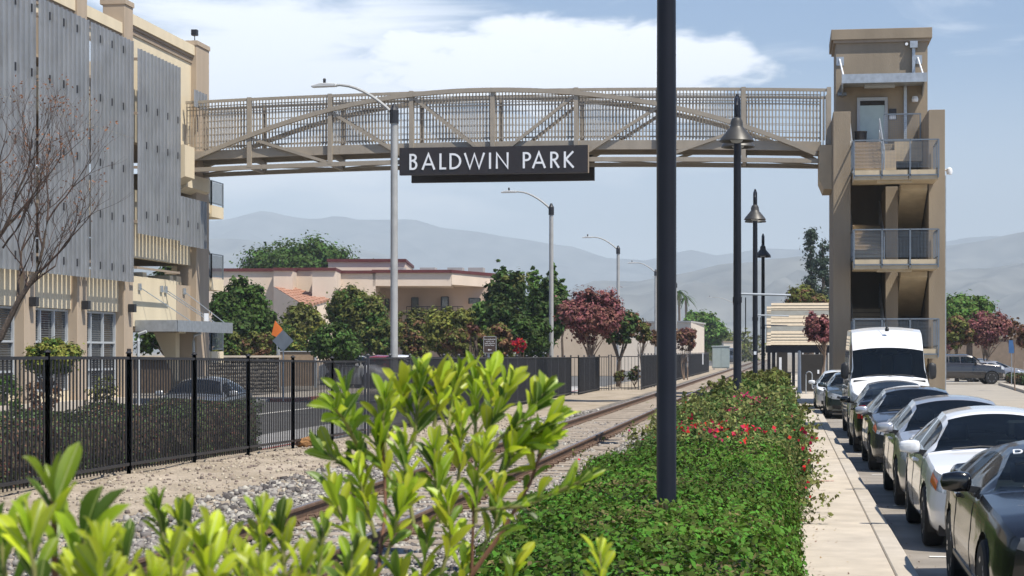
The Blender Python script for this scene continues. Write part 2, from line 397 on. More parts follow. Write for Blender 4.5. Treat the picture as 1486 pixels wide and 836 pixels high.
stones('dirt_pebbles', 5000, (-10.2, -6.1), (14, 60), 0.028, m_pebble, lambda x, y: bed_z(x, y)+0.004, 1.4)
stones('scattered_ballast', 5000, (-7.4, -6.0), (12, 60), 0.045, m_stone, lambda x, y: bed_z(x, y)+0.006, 1.4)
# the brown lump by the fence
lump = bmesh.new(); bmesh.ops.create_icosphere(lump, subdivisions=3, radius=0.5)
for v in lump.verts:
    q = v.co.copy(); v.co.z = v.co.z*0.42 + 0.16*max(0, q.x)**2*4; v.co.y *= 0.6
    v.co += q*0.16*noise.noise(q*4.0) + Vector((0, 0, 0.10*noise.noise(q*9)))
me = bpy.data.meshes.new('rock'); lump.to_mesh(me); lump.free(); me.materials.append(mat('brown rock', (0.30, 0.155, 0.06), 0.95, var=0.3, scale=14, bump=0.6))
o = tag(link('rock', me), 'jagged orange brown lump lying on the dirt at the foot of the fence', 'rock'); P_ = on_x(447, 648, -9.95); o.location = (P_.x, P_.y, fence_base(P_.y)+0.09); o.scale = (0.55, 0.5, 0.6)

# ------------------------------------------------------------------ fences
PK = MB().box(-0.010, 0.010, -0.010, 0.010, 0.0, 1.0).mesh('picket', m_black, fix=False)
def fence(name, label, pts, top, base, step, ind_max, post_step, group=None, rails=True, postw=0.052):
    root = thing(name, label, 'fence', (pts[0][0], pts[0][1], base(pts[0][1])), 0, group)
    stuff = MB(); cnt = 0; carry = 0
    for (x0, y0), (x1, y1) in zip(pts, pts[1:]):
        L = math.hypot(x1-x0, y1-y0); n = max(1, int(L/step))
        for k in range(n+1):
            t = k/n; x, y = x0+(x1-x0)*t, y0+(y1-y0)*t; zb = base(y)+0.06; zt = top(y)+0.0
            if cnt < ind_max:
                o = link('picket', PK, root); o.location = (x, y, zb); o.scale = (1, 1, zt-zb); cnt += 1
            else: stuff.box(x-.01, x+.01, y-.01, y+.01, zb, zt)
        m = max(1, round(L/post_step))
        for k in range(m+1):
            t = k/m; x, y = x0+(x1-x0)*t, y0+(y1-y0)*t
            pm = MB(); pm.box(x-postw/2, x+postw/2, y-postw/2, y+postw/2, base(y)-0.1, top(y)+0.05)
            pm.lathe([(0.05, top(y)+0.05), (0.055, top(y)+0.06), (0.03, top(y)+0.085), (0.005, top(y)+0.1)], 8, (x, y, 0)); pm.build('post', m_fence_post, root)
        for h in (0.16, None):
            a = (x0, y0, (base(y0)+h) if h else top(y0)-0.02); b = (x1, y1, (base(y1)+h) if h else top(y1)-0.02)
            MB().bar(a, b, 0.045, 0.045).build('rail', m_black, root)
    if stuff.f: tag(stuff.build('picket_row', m_black, root, fix=False), kind='stuff')
    return root
fy = [on_x(px, 600, -10.1).y for px in (69, 187, 282, 360, 425, 482, 530)]
def top1(y): return 2.03 + (1.875-2.03)*smooth(24, 45, y)
def top2(y): return 1.95 + (1.83-1.95)*smooth(45, 88, y)
fence('metal_fence', 'black metal picket fence in front of the clipped hedge, nearer and lower section', [(-10.1, fy[0]-3.1)] + [(-10.1, y) for y in fy[:-1]] + [(-10.1, fy[-1])], top1, fence_base, 0.132, 300, 3.1)
fence('metal_fence', 'taller far black picket fence that looks solid and steps towards the rails', [(-10.05, fy[-1]+0.1), (-10.05, 87.5), (-9.7, 87.6), (-9.7, 97.5), (-9.2, 97.6)], top2, lambda y: -0.02 + 0.05*smooth(88, 45, y), 0.125, 100, 2.5)
fence('metal_fence', 'open see-through black picket fence panel facing the camera between the solid-looking stretches', [(-9.15, 98.4), (-7.75, 98.9)], lambda y: 1.85, lambda y: 0.0, 0.17, 100, 1.4)
fence('metal_fence', 'farthest black picket fence running on beside the rails to the grey cabinet', [(-7.6, 99), (-7.6, 187)], lambda y: 1.9, lambda y: 0.02, 0.125, 100, 2.5)

# ------------------------------------------------------------------ mountains
def ridge(name, line, D, front, back, col, seed, amp, col2=None):
    """line: (px, py) of the crest at depth D; the ground falls to both sides over real distances"""
    lx = [l[0] for l in line]; ly = [l[1] for l in line]
    nu, nv = 220, 26; mb = MB(); u0, u1 = lx[0], lx[-1]
    for i in range(nu):
        px = u0 + (u1-u0)*i/(nu-1); py = float(np.interp(px, lx, ly))
        c = W(px, py, D); H = c.z; dirn = Vector((c.x, c.y, 0)).normalized()
        for j in range(nv):
            t = j/(nv-1); s = -front + (front+back)*t
            q = Vector((c.x, c.y, 0)) + dirn*s
            k = (1+s/front) if s < 0 else (1-s/back); k = max(0, k)
            nn = 1-abs(noise.noise(Vector((q.x/amp, q.y/amp*1.0, seed)))*2); n2_ = noise.noise(Vector((q.x/amp*3.3, q.y/amp*3.3, seed+4)))
            off = (nn-0.55)*0.62 + n2_*0.26
            z = H*(k**0.85) * (1 + off*(1-k)*1.4) + H*0.018*n2_*k
            mb.v.append((q.x, q.y, z - 0.3 - (20 if j in (0, nv-1) else 0)))
    for i in range(nu-1):
        for j in range(nv-1): mb.f.append((i*nv+j, (i+1)*nv+j, (i+1)*nv+j+1, i*nv+j+1))
    return struct(name, mb, mat(name+' slope', col, 0.95, var=0.55, scale=0.010, col2=col2, detail=10), smooth=True)  # tone contrast raised in place of gully shading lost in the haze
ridge('hills', [(-700, 520), (250, 440), (600, 418), (760, 430), (830, 418), (870, 405), (925, 406), (985, 398), (1030, 386), (1080, 377), (1130, 372), (1200, 370), (1290, 376), (1371, 390), (1440, 387), (1490, 381), (1700, 365), (2200, 400), (2900, 470)], 4300, 1500, 1100, (0.13, 0.125, 0.11), 2.0, 200)
ridge('mountains', [(-1000, 430), (-300, 380), (200, 352), (310, 345), (420, 348), (500, 355), (560, 366), (610, 388), (680, 410), (800, 430), (1000, 400), (1190, 372), (1300, 368), (1400, 352), (1486, 333), (1600, 320), (1900, 350), (2500, 400)], 6200, 1600, 1200, (0.13, 0.125, 0.11), 5.0, 420)
ridge('far_mountains', [(-1200, 360), (-400, 330), (100, 330), (305, 318), (345, 312), (378, 306), (410, 312), (460, 318), (490, 313), (520, 321), (560, 318), (597, 316), (640, 328), (700, 336), (760, 345), (830, 356), (880, 372), (940, 378), (975, 366), (1005, 360), (1040, 370), (1100, 360), (1200, 362), (1330, 362), (1400, 342), (1486, 340), (1800, 330), (2600, 380)], 8600, 1700, 1300, (0.12, 0.12, 0.115), 8.0, 620)
# haze that the far land fades into
hz = MB().box(-5990, 4990, -490, 10990, -1.2, 800).build('haze', [])
hm = bpy.data.materials.new('haze'); hm.use_nodes = True; hn = hm.node_tree.nodes; hn.clear()
ho = hn.new('ShaderNodeOutputMaterial'); hv = hn.new('ShaderNodeVolumePrincipled'); hv.inputs['Color'].default_value = (0.78, 0.90, 1.0, 1)
hv.inputs['Density'].default_value = 0.00022; hv.inputs['Anisotropy'].default_value = -0.25
hm.node_tree.links.new(hv.outputs[0], ho.inputs['Volume']); hz.data.materials.append(hm); tag(hz, kind='stuff')
# ------------------------------------------------------------------ materials of the structures
m_cream = mat('cream stucco', (0.70, 0.60, 0.43), 0.9, var=0.06, scale=1.2, bump=0.25, bscale=70, streak=True)
m_tan = mat('tan stucco', (0.42, 0.335, 0.25), 0.9, var=0.08, scale=1.5, bump=0.25, bscale=70, streak=True)
m_trim = mat('brown trim', (0.33, 0.26, 0.195), 0.85, var=0.08)
m_twr = mat('tower stucco', (0.285, 0.232, 0.17), 0.92, var=0.17, scale=1.1, bump=0.5, bscale=45, detail=10, streak=True)
m_twr_l = mat('light tower stucco', (0.58, 0.47, 0.33), 0.92, var=0.08, scale=1.4, bump=0.3, bscale=60, detail=8)
m_slab = mat('landing concrete', (0.52, 0.43, 0.30), 0.85, var=0.12, scale=2.5, bump=0.1, detail=8)
m_bridge = mat('bridge paint', (0.335, 0.29, 0.232), 0.5, var=0.07, scale=2.5)
m_bridge_d = mat('bridge deck steel', (0.24, 0.20, 0.16), 0.6, var=0.12, scale=2)
m_galv = mat('galvanised steel', (0.42, 0.45, 0.48), 0.42, metal=0.6, var=0.14, scale=6)
m_rail_blue = mat('grey railing paint', (0.17, 0.20, 0.235), 0.45, metal=0.3, var=0.1, scale=4)
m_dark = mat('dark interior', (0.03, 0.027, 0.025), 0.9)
m_glass = mat('dark glass', (0.035, 0.042, 0.045), 0.06, var=0.1, spec=0.8)
m_frame = mat('white window frame', (0.42, 0.45, 0.48), 0.5, var=0.05)
m_blind = mat('window blind', (0.10, 0.10, 0.10), 0.6)
m_canopy = mat('canopy steel', (0.30, 0.34, 0.36), 0.45, metal=0.4, var=0.12, scale=3)
m_signblack = mat('sign black', (0.022, 0.016, 0.016), 0.4, var=0.15, scale=2)
m_letter = mat('sign letter white', (0.80, 0.82, 0.85), 0.5, var=0.03)
m_lampblack = mat('lamp post paint', (0.007, 0.008, 0.013), 0.42, var=0.2, scale=3, spec=0.3)
# corrugated, sky-reflecting metal screens
m_screen = mat('perforated screen metal', (0.47, 0.485, 0.505), 0.36, metal=0.55, var=0.10, scale=0.9, detail=4)
_n, _l = m_screen.node_tree.nodes, m_screen.node_tree.links       # perforated: part of what lies behind shows through
_t = _n.new('ShaderNodeBsdfTransparent'); _m = _n.new('ShaderNodeMixShader'); _m.inputs[0].default_value = 0.20
_l.new(_n['Principled BSDF'].outputs[0], _m.inputs[1]); _l.new(_t.outputs[0], _m.inputs[2]); _l.new(_m.outputs[0], _n['Material Output'].inputs[0])

# ------------------------------------------------------------------ parking structure on the left
XF = -24.3                                   # plane of the facade
bld = thing('parking_structure', 'cream and tan multi-storey parking structure with tall metal screens between its columns', 'parking garage', (XF-6, 64, 0))
cols = [(47.9, 48.8), (52.1, 53.0), (56.55, 57.45), (61.05, 61.95), (65.65, 66.55), (74.1, 75.8)]
bays = [(cols[i][1], cols[i+1][0]) for i in range(5)]
for i, (a, b) in enumerate(cols):
    top = 14.9 if i < 4 else (15.05 if i == 4 else 14.92)
    mb = MB(); mb.box(XF-0.6, XF+0.24, a, b, 0, top-0.01); mb.build('column', m_tan, bld, bevel=0.015)
    MB().box(XF-0.7, XF+0.28, a-0.03, b+0.03, top-0.16, top+0.02).build('column_cap', m_tan, bld)
for i, (a, b) in enumerate(bays):
    t0 = 14.1 if i < 4 else 14.62
    last = i == 4
    if not last:
        for z0, z1 in ((3.55, 5.0), (6.9, 8.15), (10.0, 11.45), (13.2, t0)): MB().box(XF-0.3, XF, a, b, z0, z1).build('wall', m_cream, bld)
    else:
        for z0, z1 in ((6.95, 8.2), (10.0, t0)): MB().box(XF-0.3, XF, a, b, z0, z1).build('wall', m_cream, bld)
        MB().box(XF-0.3, XF-0.02, a, b, 5.65, 6.95).build('spandrel', m_cream, bld)
        MB().box(XF-0.25, XF-0.02, a, 72.3, 3.05, 4.95).build('parapet_panel', m_cream, bld)
        MB().box(XF-0.25, XF-0.02, 72.35, b, 3.0, 4.8).build('parapet_panel', m_tan, bld)
    MB().box(XF-0.35, XF+0.10, a, b, t0-0.42, t0-0.30).build('trim_band', m_trim, bld)
    MB().box(XF-0.4, XF+0.16, a, b, t0-0.30, t0+0.10).build('parapet_cap', m_cream, bld)
    MB().box(XF-0.35, XF+0.05, a, b, t0-0.62, t0-0.42).build('trim_band', m_trim, bld)
# decks, back wall and the far end wall behind the openings
for z in (2.9, 3.6, 6.95, 10.05): MB().box(XF-32, XF-0.31, 46, 75.4, z, z+0.35).build('parking_deck', m_tan, bld)
for y in (69.4, 72.6):
    mb = MB(); mb.prism([(XF-0.4, 5.18), (XF-0.4, 4.1), (XF-1.4, 5.18)], y, y+0.45); mb.build('haunch', m_cream, bld)
MB().prism([(XF-0.35, 2.88), (XF-0.35, 0.9), (XF-1.3, 2.88)], 73.2, 73.7).build('haunch', m_cream, bld)
MB().prism([(XF-0.35, 5.18), (XF-0.35, 3.5), (XF-1.5, 5.18)], 73.3, 73.9).build('haunch', m_cream, bld)
for x in (XF-8, XF-16, XF-24):
    for y in (60, 68, 74.7): MB().box(x, x+0.6, y, y+0.6, 0, 14).build('inner_column', m_tan, bld)
MB().box(XF-32.5, XF-32, 46, 75.4, 5.7, 14).build('back_wall', m_tan, bld)  # added to keep sky light from behind out of the levels
MB().box(XF-14.3, XF-14, 46, 72, 0, 13).build('light_block_wall', m_trim, bld)  # walls added to block light and darken the open levels
MB().box(XF-13.9, XF-5, 72.0, 72.2, 0, 2.89).build('light_block_wall', m_trim, bld)
MB().box(XF-31.9, XF-0.7, 45.6, 45.95, 0, 14).build('side_wall', m_cream, bld)
for z0, z1 in ((5.7, 6.9), (8.4, 9.6), (11.5, 14.4)): MB().box(XF-31.9, XF-0.7, 75.45, 75.7, z0, z1).build('end_parapet', m_cream, bld)
MB().box(XF-31.9, XF-0.35, 46.1, 75.4, 11.9, 12.0).build('roof_deck', m_tan, bld)  # added to keep light out of the levels below
# stair house standing on the roof
MB().box(XF-7, XF-2.6, 63.2, 67.9, 12.0, 16.3).build('stair_house', m_twr, bld); MB().box(XF-7.3, XF-2.3, 62.9, 68.2, 16.3, 16.75).build('stair_house_roof', m_trim, bld)
# ground floor: blank lower walls, windows
for i, (a, b) in enumerate(bays[:4]):
    MB().box(XF-0.35, XF-0.02, a, b, 0, 0.75).build('wall', m_cream, bld)
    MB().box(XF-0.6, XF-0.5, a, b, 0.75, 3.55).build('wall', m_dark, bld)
    win = MB().box(XF-0.22, XF-0.20, a+0.02, b-0.02, 0.78, 3.52).build('window', m_glass, bld)
    fr = MB(); ya, yb = a+0.03, b-0.03
    for y in [ya + (yb-ya)*k/3 for k in range(4)]: fr.box(XF-0.19, XF-0.10, y-0.045, y+0.045, 0.78, 3.52)
    for z in (0.80, 1.45, 2.42, 3.50): fr.box(XF-0.185, XF-0.105, ya, yb, z-0.035, z+0.035)
    fr.build('frame', m_frame, win)
    bl = MB()
    for k in range(34): bl.box(XF-0.196, XF-0.191, ya, yb, 0.86+k*0.078, 0.86+k*0.078+0.035)
    bl.build('blind', m_blind, win)
    MB().box(XF-0.05, XF+0.5, a-0.9, b+0.1, 0, 0.42).build('planter_kerb', m_conc, bld)
# metal screens: strips standing proud of the wall, overlapping like corrugation
def screen(y0, y1, z0, z1, n, splits, x=XF+0.62):
    for k in range(n):
        a = y0 + (y1-y0)*k/n; b = y0 + (y1-y0)*(k+1)/n
        zs_ = [z1 - 0.0*k] + splits + [z0]
        for t in range(len(zs_)-1):
            zt, zb = zs_[t], zs_[t+1]
            m = MB(); w = b-a
            e = a+w*0.60; prof = [(x, a), (x+0.012, a), (x+0.012, e-0.012), (x+0.10, e-0.012), (x+0.10, e), (x, e)]
            m.prism(prof, zb+0.012, zt, 'z'); s = m.build('screen_strip', m_screen, bld)
        # dark fixing slots
        if k % 3 == 2:
            for z in brackets:
                if z0 < z < z1: MB().box(x+0.0125, x+0.04, a+0.06, a+0.14, z-0.13, z+0.13).build('fixing', m_black, s)
brackets = [13.0, 10.95, 8.7, 6.9, 5.1]
for (a, b), n in zip(((48.5, 52.3), (52.7, 56.5), (56.76, 61.08), (61.28, 65.45)), (8, 9, 11, 11)): screen(a, b, 4.62, 13.45, n, [9.9])
brackets = [11.2, 9.8, 7.2]
screen(65.97, 70.8, 6.45, 13.3, 12, []); screen(70.84, 74.15, 6.3, 8.25, 8, []); screen(72.6, 74.2, 12.0, 12.7, 4, [])
fr = MB()
for y0, y1 in ((48.5, 52.3), (52.7, 56.5), (56.76, 61.08), (61.28, 65.45), (65.97, 70.8)):
    for z in (5.2, 6.9, 8.9, 10.9, 12.9):
        for y in (y0-0.02, y1+0.02): fr.box(XF, XF+0.62, y-0.03, y+0.03, z-0.05, z+0.05)
        fr.box(XF+0.56, XF+0.615, y0, y1, z-0.04, z+0.04)
fr.build('screen_frame', m_trim, bld)
# black strips added for the shade in the slots between the screens
for y in (56.5, 61.0):
    for z0, z1 in ((11.0, 13.1), (6.5, 9.2)): MB().box(XF+0.26, XF+0.50, y-0.06, y+0.06, z0, z1).build('slot_shade_strip', m_black, bld)
# wall lights
for i in (2, 3, 4):
    y = cols[i][0]+0.45
    MB().box(XF+0.25, XF+0.50, y-0.12, y+0.12, 3.55, 3.85).build('wall_light', m_black, bld, bevel=0.01)
MB().box(XF+0.25, XF+0.28, 65.9, 66.25, 1.2, 2.2).build('notice_panel', m_signblack, bld)
# entrance canopy with stay rods
can = MB(); can.box(XF+0.0, XF+1.55, 67.6, 74.55, 2.92, 3.2); cn = can.build('entrance_canopy', m_canopy, bld)
MB().box(XF+1.55, XF+1.63, 67.5, 74.62, 2.85, 3.28).build('canopy_edge', m_galv, cn)
MB().box(XF-0.0, XF+1.63, 67.45, 67.55, 2.85, 3.28).build('canopy_edge', m_galv, cn)
for y, yy in ((67.9, 70.0), (70.4, 72.6), (70.9, 73.1), (73.2, 74.4)):
    st = MB(); st.tube([(XF, y, 4.55), (XF+1.4, yy, 3.24)], 0.017, 6); st.box(XF-0.01, XF+0.05, y-0.12, y+0.12, 4.42, 4.68); st.build('stay_rod', m_galv, cn)
for y in (67.0, 73.6):
    MB().tube([(XF+0.6, y, 2.85), (XF+0.3, y, 2.75), (XF+0.28, y, 2.5), (XF+0.28, y, 0.1)], 0.06, 8).build('downpipe', m_frame, cn)
MB().box(XF+1.42, XF+1.46, 71.4, 71.9, 3.30, 3.62).build('notice_plate', m_letter, cn)
MB().box(XF+0.9, XF+1.1, 69.9, 70.1, 2.80, 2.915).build('ceiling_lamp', mat('warm lamp lens', (0.8, 0.7, 0.5), 0.4), cn)
# bracket carrying the bridge
MB().prism([(XF, 8.7), (XF+0.74, 9.05), (XF+0.74, 10.3), (XF, 10.3)], 71.1, 72.3).build('bridge_bracket', m_cream, bld)
MB().prism([(XF, 8.55), (XF+0.4, 8.75), (XF+0.4, 9.3), (XF, 9.3)], 72.32, 75.4).build('bridge_bracket', m_cream, bld)
# flood light and mast on the roof corner
MB().tube([(XF-0.1, 74.9, 14.9), (XF-0.1, 74.9, 15.3)], 0.02, 6).box(XF-0.22, XF+0.02, 74.78, 75.02, 15.28, 15.52).build('roof_flood_light', m_black, bld)
# exit stairs at the far corner
stx = thing('exit_stair', 'exit stair flights with grey railings on the far corner of the parking structure', 'staircase', (XF+0.3, 79, 0))
def railing(mbm, a, b, h=1.05, post=1.2, mesh=True, rad=0.03):
    a, b = Vector(a), Vector(b); L = (b-a).length; n = max(1, round(L/post))
    for k in range(n+1):
        p = a.lerp(b, k/n); mbm.bar(p, p+Vector((0, 0, h)), 0.05)
    for z in (0.1, h): mbm.bar(a+Vector((0, 0, z)), b+Vector((0, 0, z)), 0.05)
    if mesh:
        d = (b-a)/L; k = 0.08
        while k < L: q = a+d*k; mbm.bar(q+Vector((0, 0, 0.1)), q+Vector((0, 0, h)), 0.007); k += 0.08
        z = 0.18
        while z < h: mbm.bar(a+Vector((0, 0, z)), b+Vector((0, 0, z)), 0.007); z += 0.08
for z in (1.6, 4.75, 7.9):
    MB().box(XF-2.2, XF-0.12, 77.3, 79.0, z, z+0.5).build('landing', m_cream, stx)
    r = MB(); railing(r, (XF-2.2, 77.35, z+0.5), (XF-0.15, 77.35, z+0.5), mesh=False); railing(r, (XF-0.15, 77.35, z+0.5), (XF-0.15, 79.0, z+0.5), mesh=False); 
    for k in range(12): r.bar((XF-0.15, 77.4+0.13*k, z+0.6), (XF-0.15, 77.4+0.13*k, z+1.5), 0.02)
    r.build('railing', m_rail_blue, stx)
    f = MB(); f.prism([(75.85, z+1.5), (77.3, z+0.5), (77.3, z+0.1), (75.85, z+1.1)], XF-1.2, XF-0.2, 'x'); f.build('stair_flight', m_cream, stx)
    r = MB(); railing(r, (XF-0.2, 75.85, z+1.5), (XF-0.2, 77.3, z+0.5), mesh=False); r.build('railing', m_rail_blue, stx)
MB().box(XF-2.3, XF-1.9, 78.4, 78.9, 0, 9).build('stair_post', m_cream, stx)

# ------------------------------------------------------------------ footbridge
Y1, Y2 = 73.0, 75.2
XL, XRT = -24.15, 1.36; XM = (XL+XRT)/2; HL = (XRT-XL)/2
def camb(x): return 0.22*(1-((x-XM)/HL)**2)
bridge = thing('footbridge', 'tan steel bowstring footbridge with a high mesh cage spanning the tracks', 'bridge', (XM, 74.1, 9.4))
def poly_x(n=24): return [XL + (XRT-XL)*k/n for k in range(n+1)]
vx = [on_y(p, 200, Y1).x for p in (362, 479, 597, 715, 836, 957, 1079)]
arch = [(265, 237), (364, 196.5), (479, 160), (597, 138), (716, 130.5), (835, 136), (951, 150), (1078, 183), (1185, 224)]
archw = [on_y(p, q, Y1) for p, q in arch]; ax = [p.x for p in archw]; az_ = [p.z for p in archw]
def arch_z(x):                       # smooth curve through the measured crest points
    c = np.polyfit(ax, az_, 6); return float(np.polyval(c, x))
for yy, nm in ((Y1, 'front'), (Y2, 'rear')):
    def curve(zf, w, h, name, m, y=yy, xs_=None):
        mb = MB(); q = xs_ or poly_x()
        for a, b in zip(q, q[1:]): mb.bar((a, y, zf(a)), (b+0.004, y, zf(b)), w, h)
        return mb.build(name, m, bridge)
    curve(lambda x: 9.47+camb(x), 0.16, 0.17, 'bottom_chord', m_bridge)
    curve(lambda x: 12.22+camb(x), 0.10, 0.11, 'top_rail', m_bridge, xs_=[XL+ (XRT-XL+0.35)*k/24 for k in range(25)])
    curve(arch_z, 0.18, 0.17, 'arch_chord', m_bridge, y=yy+(-0.05 if yy == Y1 else 0.05), xs_=[ax[0] + (ax[-1]-ax[0])*k/32 for k in range(33)])
    for x in vx: MB().bar((x, yy-0.001, 9.47+camb(x)), (x, yy-0.001, 12.3+camb(x)), 0.17, 0.17).build('truss_post', m_bridge, bridge)
    MB().bar((XRT+0.30, yy, 10.1), (XRT+0.30, yy, 12.32), 0.17, 0.17).build('truss_post', m_bridge, bridge)
    for i in range(7):
        x = vx[i]; zt = arch_z(x)-0.12
        xb = vx[i+1] if i < 3 else (vx[i-1] if i > 3 else None)
        if i == 3: continue
        MB().bar((x + (0.1 if i < 3 else -0.1), yy, zt), (xb + (-0.1 if i < 3 else 0.1), yy, 9.55+camb(xb)), 0.11, 0.12).build('diagonal', m_bridge, bridge)
    # mesh cage: uprights and horizontal wires
    yi = yy + (0.13 if yy == Y1 else -0.13)
    mb = MB(); n = 194
    for k in range(n+1):
        x = XL + (XRT+0.25-XL)*k/n; mb.box(x-0.02, x+0.02, yi-0.02, yi+0.02, 10.28+camb(x), 12.2+camb(x))
    tag(mb.build('cage_bars', m_bridge, bridge, fix=False), kind='stuff')
    for z, w in ((10.38, 0.06), (10.58, 0.025), (10.86, 0.018), (11.14, 0.018), (11.42, 0.018), (11.70, 0.018), (11.92, 0.035), (12.05, 0.035)):
        mb = MB(); q = poly_x(12)
        for a, b in zip(q, q[1:]): mb.bar((a, yi+(0.03 if yy == Y1 else -0.03), z+camb(a)), (b, yi+(0.03 if yy == Y1 else -0.03), z+camb(b)), w, w)
        mb.build('cage_wire', m_bridge, bridge)
    curve(lambda x: 10.05+camb(x), 0.12, 0.36, 'deck_beam', m_bridge, y=yy+(0.12 if yy == Y1 else -0.12))
mb = MB(); q = poly_x()
for a, b in zip(q, q[1:]): mb.bar((a, 74.1, 10.12+camb(a)), (b, 74.1, 10.12+camb(b)), 1.9, 0.14)
mb.build('deck', m_bridge_d, bridge)
for x in vx:
    MB().bar((x, Y1+0.1, 9.47+camb(x)), (x, Y2-0.1, 9.47+camb(x)), 0.12).build('cross_beam', m_bridge, bridge)
    MB().bar((x, Y1+0.1, 9.86+camb(x)), (x, Y2-0.1, 9.86+camb(x)), 0.12, 0.2).build('cross_beam', m_bridge, bridge)
allx = [XL] + vx + [XRT]
for i, (a, b) in enumerate(zip(allx, allx[1:])):
    s = i % 2
    MB().bar((a, Y1+0.1 if s else Y2-0.1, 9.5+camb(a)), (b, Y2-0.1 if s else Y1+0.1, 9.5+camb(b)), 0.07).build('wind_brace', m_bridge, bridge)

# ------------------------------------------------------------------ station sign hung on the bridge
def stroke(mb, pts, w, y0, y1):
    """flat stroke of width w along 2-D points (x, z), as a solid between y0 and y1"""
    pts = [p for i, p in enumerate(pts) if i == 0 or (Vector(p)-Vector(pts[i-1])).length > 1e-4]; n = len(pts); L = []; Rr = []
    for i, p in enumerate(pts):
        a = Vector(pts[max(i-1, 0)]); b = Vector(pts[min(i+1, n-1)]); d = (b-a).normalized(); nn = Vector((-d.y, d.x))
        if 0 < i < n-1:
            d1 = (Vector(p)-a).normalized(); d2 = (b-Vector(p)).normalized(); n1_ = Vector((-d1.y, d1.x)); nn = (n1_ + Vector((-d2.y, d2.x)))
            nn = nn / max(0.35, nn.dot(n1_))
        L.append(Vector(p)+nn*w/2); Rr.append(Vector(p)-nn*w/2)
    for i in range(n-1): mb.prism([tuple(L[i]), tuple(L[i+1]), tuple(Rr[i+1]), tuple(Rr[i])], y0, y1)
def arc(cx, cz, rx, rz, a0, a1, n=10): return [(cx+rx*math.cos(R(a0+(a1-a0)*k/n)), cz+rz*math.sin(R(a0+(a1-a0)*k/n))) for k in range(n+1)]
T = 0.125
def glyph(ch):
    h = T/2
    return {
     'B': (0.50, [[(h, 0), (h, 1)], [(h, 1-h)] + arc(0.22, 0.76, 0.18, 0.24-h, 90, -90) + [(h, 0.53)], arc(0.25, 0.295, 0.19, 0.235, 90, -90) + [(h, h)]]),
     'A': (0.86, [[(0.05, 0), (0.43, 0.97), (0.81, 0)], [(0.19, 0.33), (0.67, 0.33)]]),
     'L': (0.42, [[(h, 0), (h, 1)], [(h, h), (0.42, h)]]),
     'D': (0.74, [[(h, 0), (h, 1)], [(h, 1-h)] + arc(0.22, 0.5, 0.46, 0.5-h, 90, -90) + [(h, h)]]),
     'W': (1.30, [[(0.04, 1), (0.36, 0.05), (0.65, 0.92), (0.94, 0.05), (1.26, 1)]]),
     'I': (T, [[(h, 0), (h, 1)]]),
     'N': (0.80, [[(h, 0), (h, 0.95), (0.80-h, 0.05), (0.80-h, 1)]]),
     'P': (0.52, [[(h, 0), (h, 1)], [(h, 1-h)] + arc(0.23, 0.72, 0.22, 0.28-h, 90, -90) + [(h, 0.50)]]),
     'R': (0.56, [[(h, 0), (h, 1)], [(h, 1-h)] + arc(0.23, 0.72, 0.22, 0.28-h, 90, -90) + [(h, 0.50)], [(0.22, 0.5), (0.54, 0)]]),
     'K': (0.62, [[(h, 0), (h, 1)], [(0.58, 1), (0.13, 0.53), (0.60, 0)]]),
     'Y': (0.62, [[(0.03, 1), (0.31, 0.5), (0.59, 1)], [(0.31, 0.55), (0.31, 0)]]),
     'O': (0.9, [arc(0.45, 0.5, 0.39, 0.44, 0, 360, 20)]),
    }[ch]
def word(text, spots, z0, hgt, yf, depth, m, parent):
    for ch, x in zip(text, spots):
        wd, strokes = glyph(ch); mb = MB()
        for k, s in enumerate(strokes): stroke(mb, [(x + p*hgt, z0 + q*hgt) for p, q in s], T*hgt, yf-depth-0.002*k, yf)
        mb.build('letter', m, parent)
ya = Y1-0.34
sg = thing('station_sign', 'long black sign board with white letters BALDWIN PARK on the front of the footbridge', 'sign', ((on_y(715, 230, ya)).x, ya, 9.4))
pa, pb = on_y(579.5, 269, ya), on_y(853, 251.5, ya); ptop = on_y(715, 212.5, ya).z; zb = on_y(715, 252.5, ya).z
MB().box(pa.x, pb.x, ya, ya+0.20, zb, ptop).build('board', m_signblack, sg, bevel=0.008)
MB().box(pb.x+0.002, pb.x+0.03, ya-0.012, ya+0.19, zb, ptop).build('edge_strip', m_trim, sg)
lx0 = lambda z: on_y(570+z/4.953, 230, ya).x
spots = [lx0(v) for v in (120, 208, 336, 408, 513, 692, 741, 935, 1001, 1132, 1230)]
zt = on_y(715, 200+107/4.953, ya).z; zb_ = on_y(715, 200+223/4.953, ya).z
word('BALDWINPARK', spots, zb_, zt-zb_, ya, 0.03, m_letter, sg)
for x in (pa.x+0.8, (pa.x+pb.x)/2, pb.x-0.8): MB().box(x-0.06, x+0.06, ya+0.201, Y1-0.09, 9.55, 9.7).build('bracket', m_bridge, sg)
yb2 = Y2+0.14
s2 = thing('station_sign', 'back of the second black sign board on the far side of the footbridge', 'sign', (pa.x+3.5, yb2, 9.4))
qa, qb = on_y(597, 262, yb2).x, on_y(862.5, 262, yb2).x
MB().box(qa, qb, yb2, yb2+0.2, zb-0.06, ptop-0.06).build('board', m_signblack, s2)
for x in (qa+0.8, qb-0.8): MB().box(x-0.06, x+0.06, Y2+0.085, yb2-0.001, 9.55, 9.7).build('bracket', m_bridge, s2)
for x in [-16+1.9*k for k in range(6)]: pass

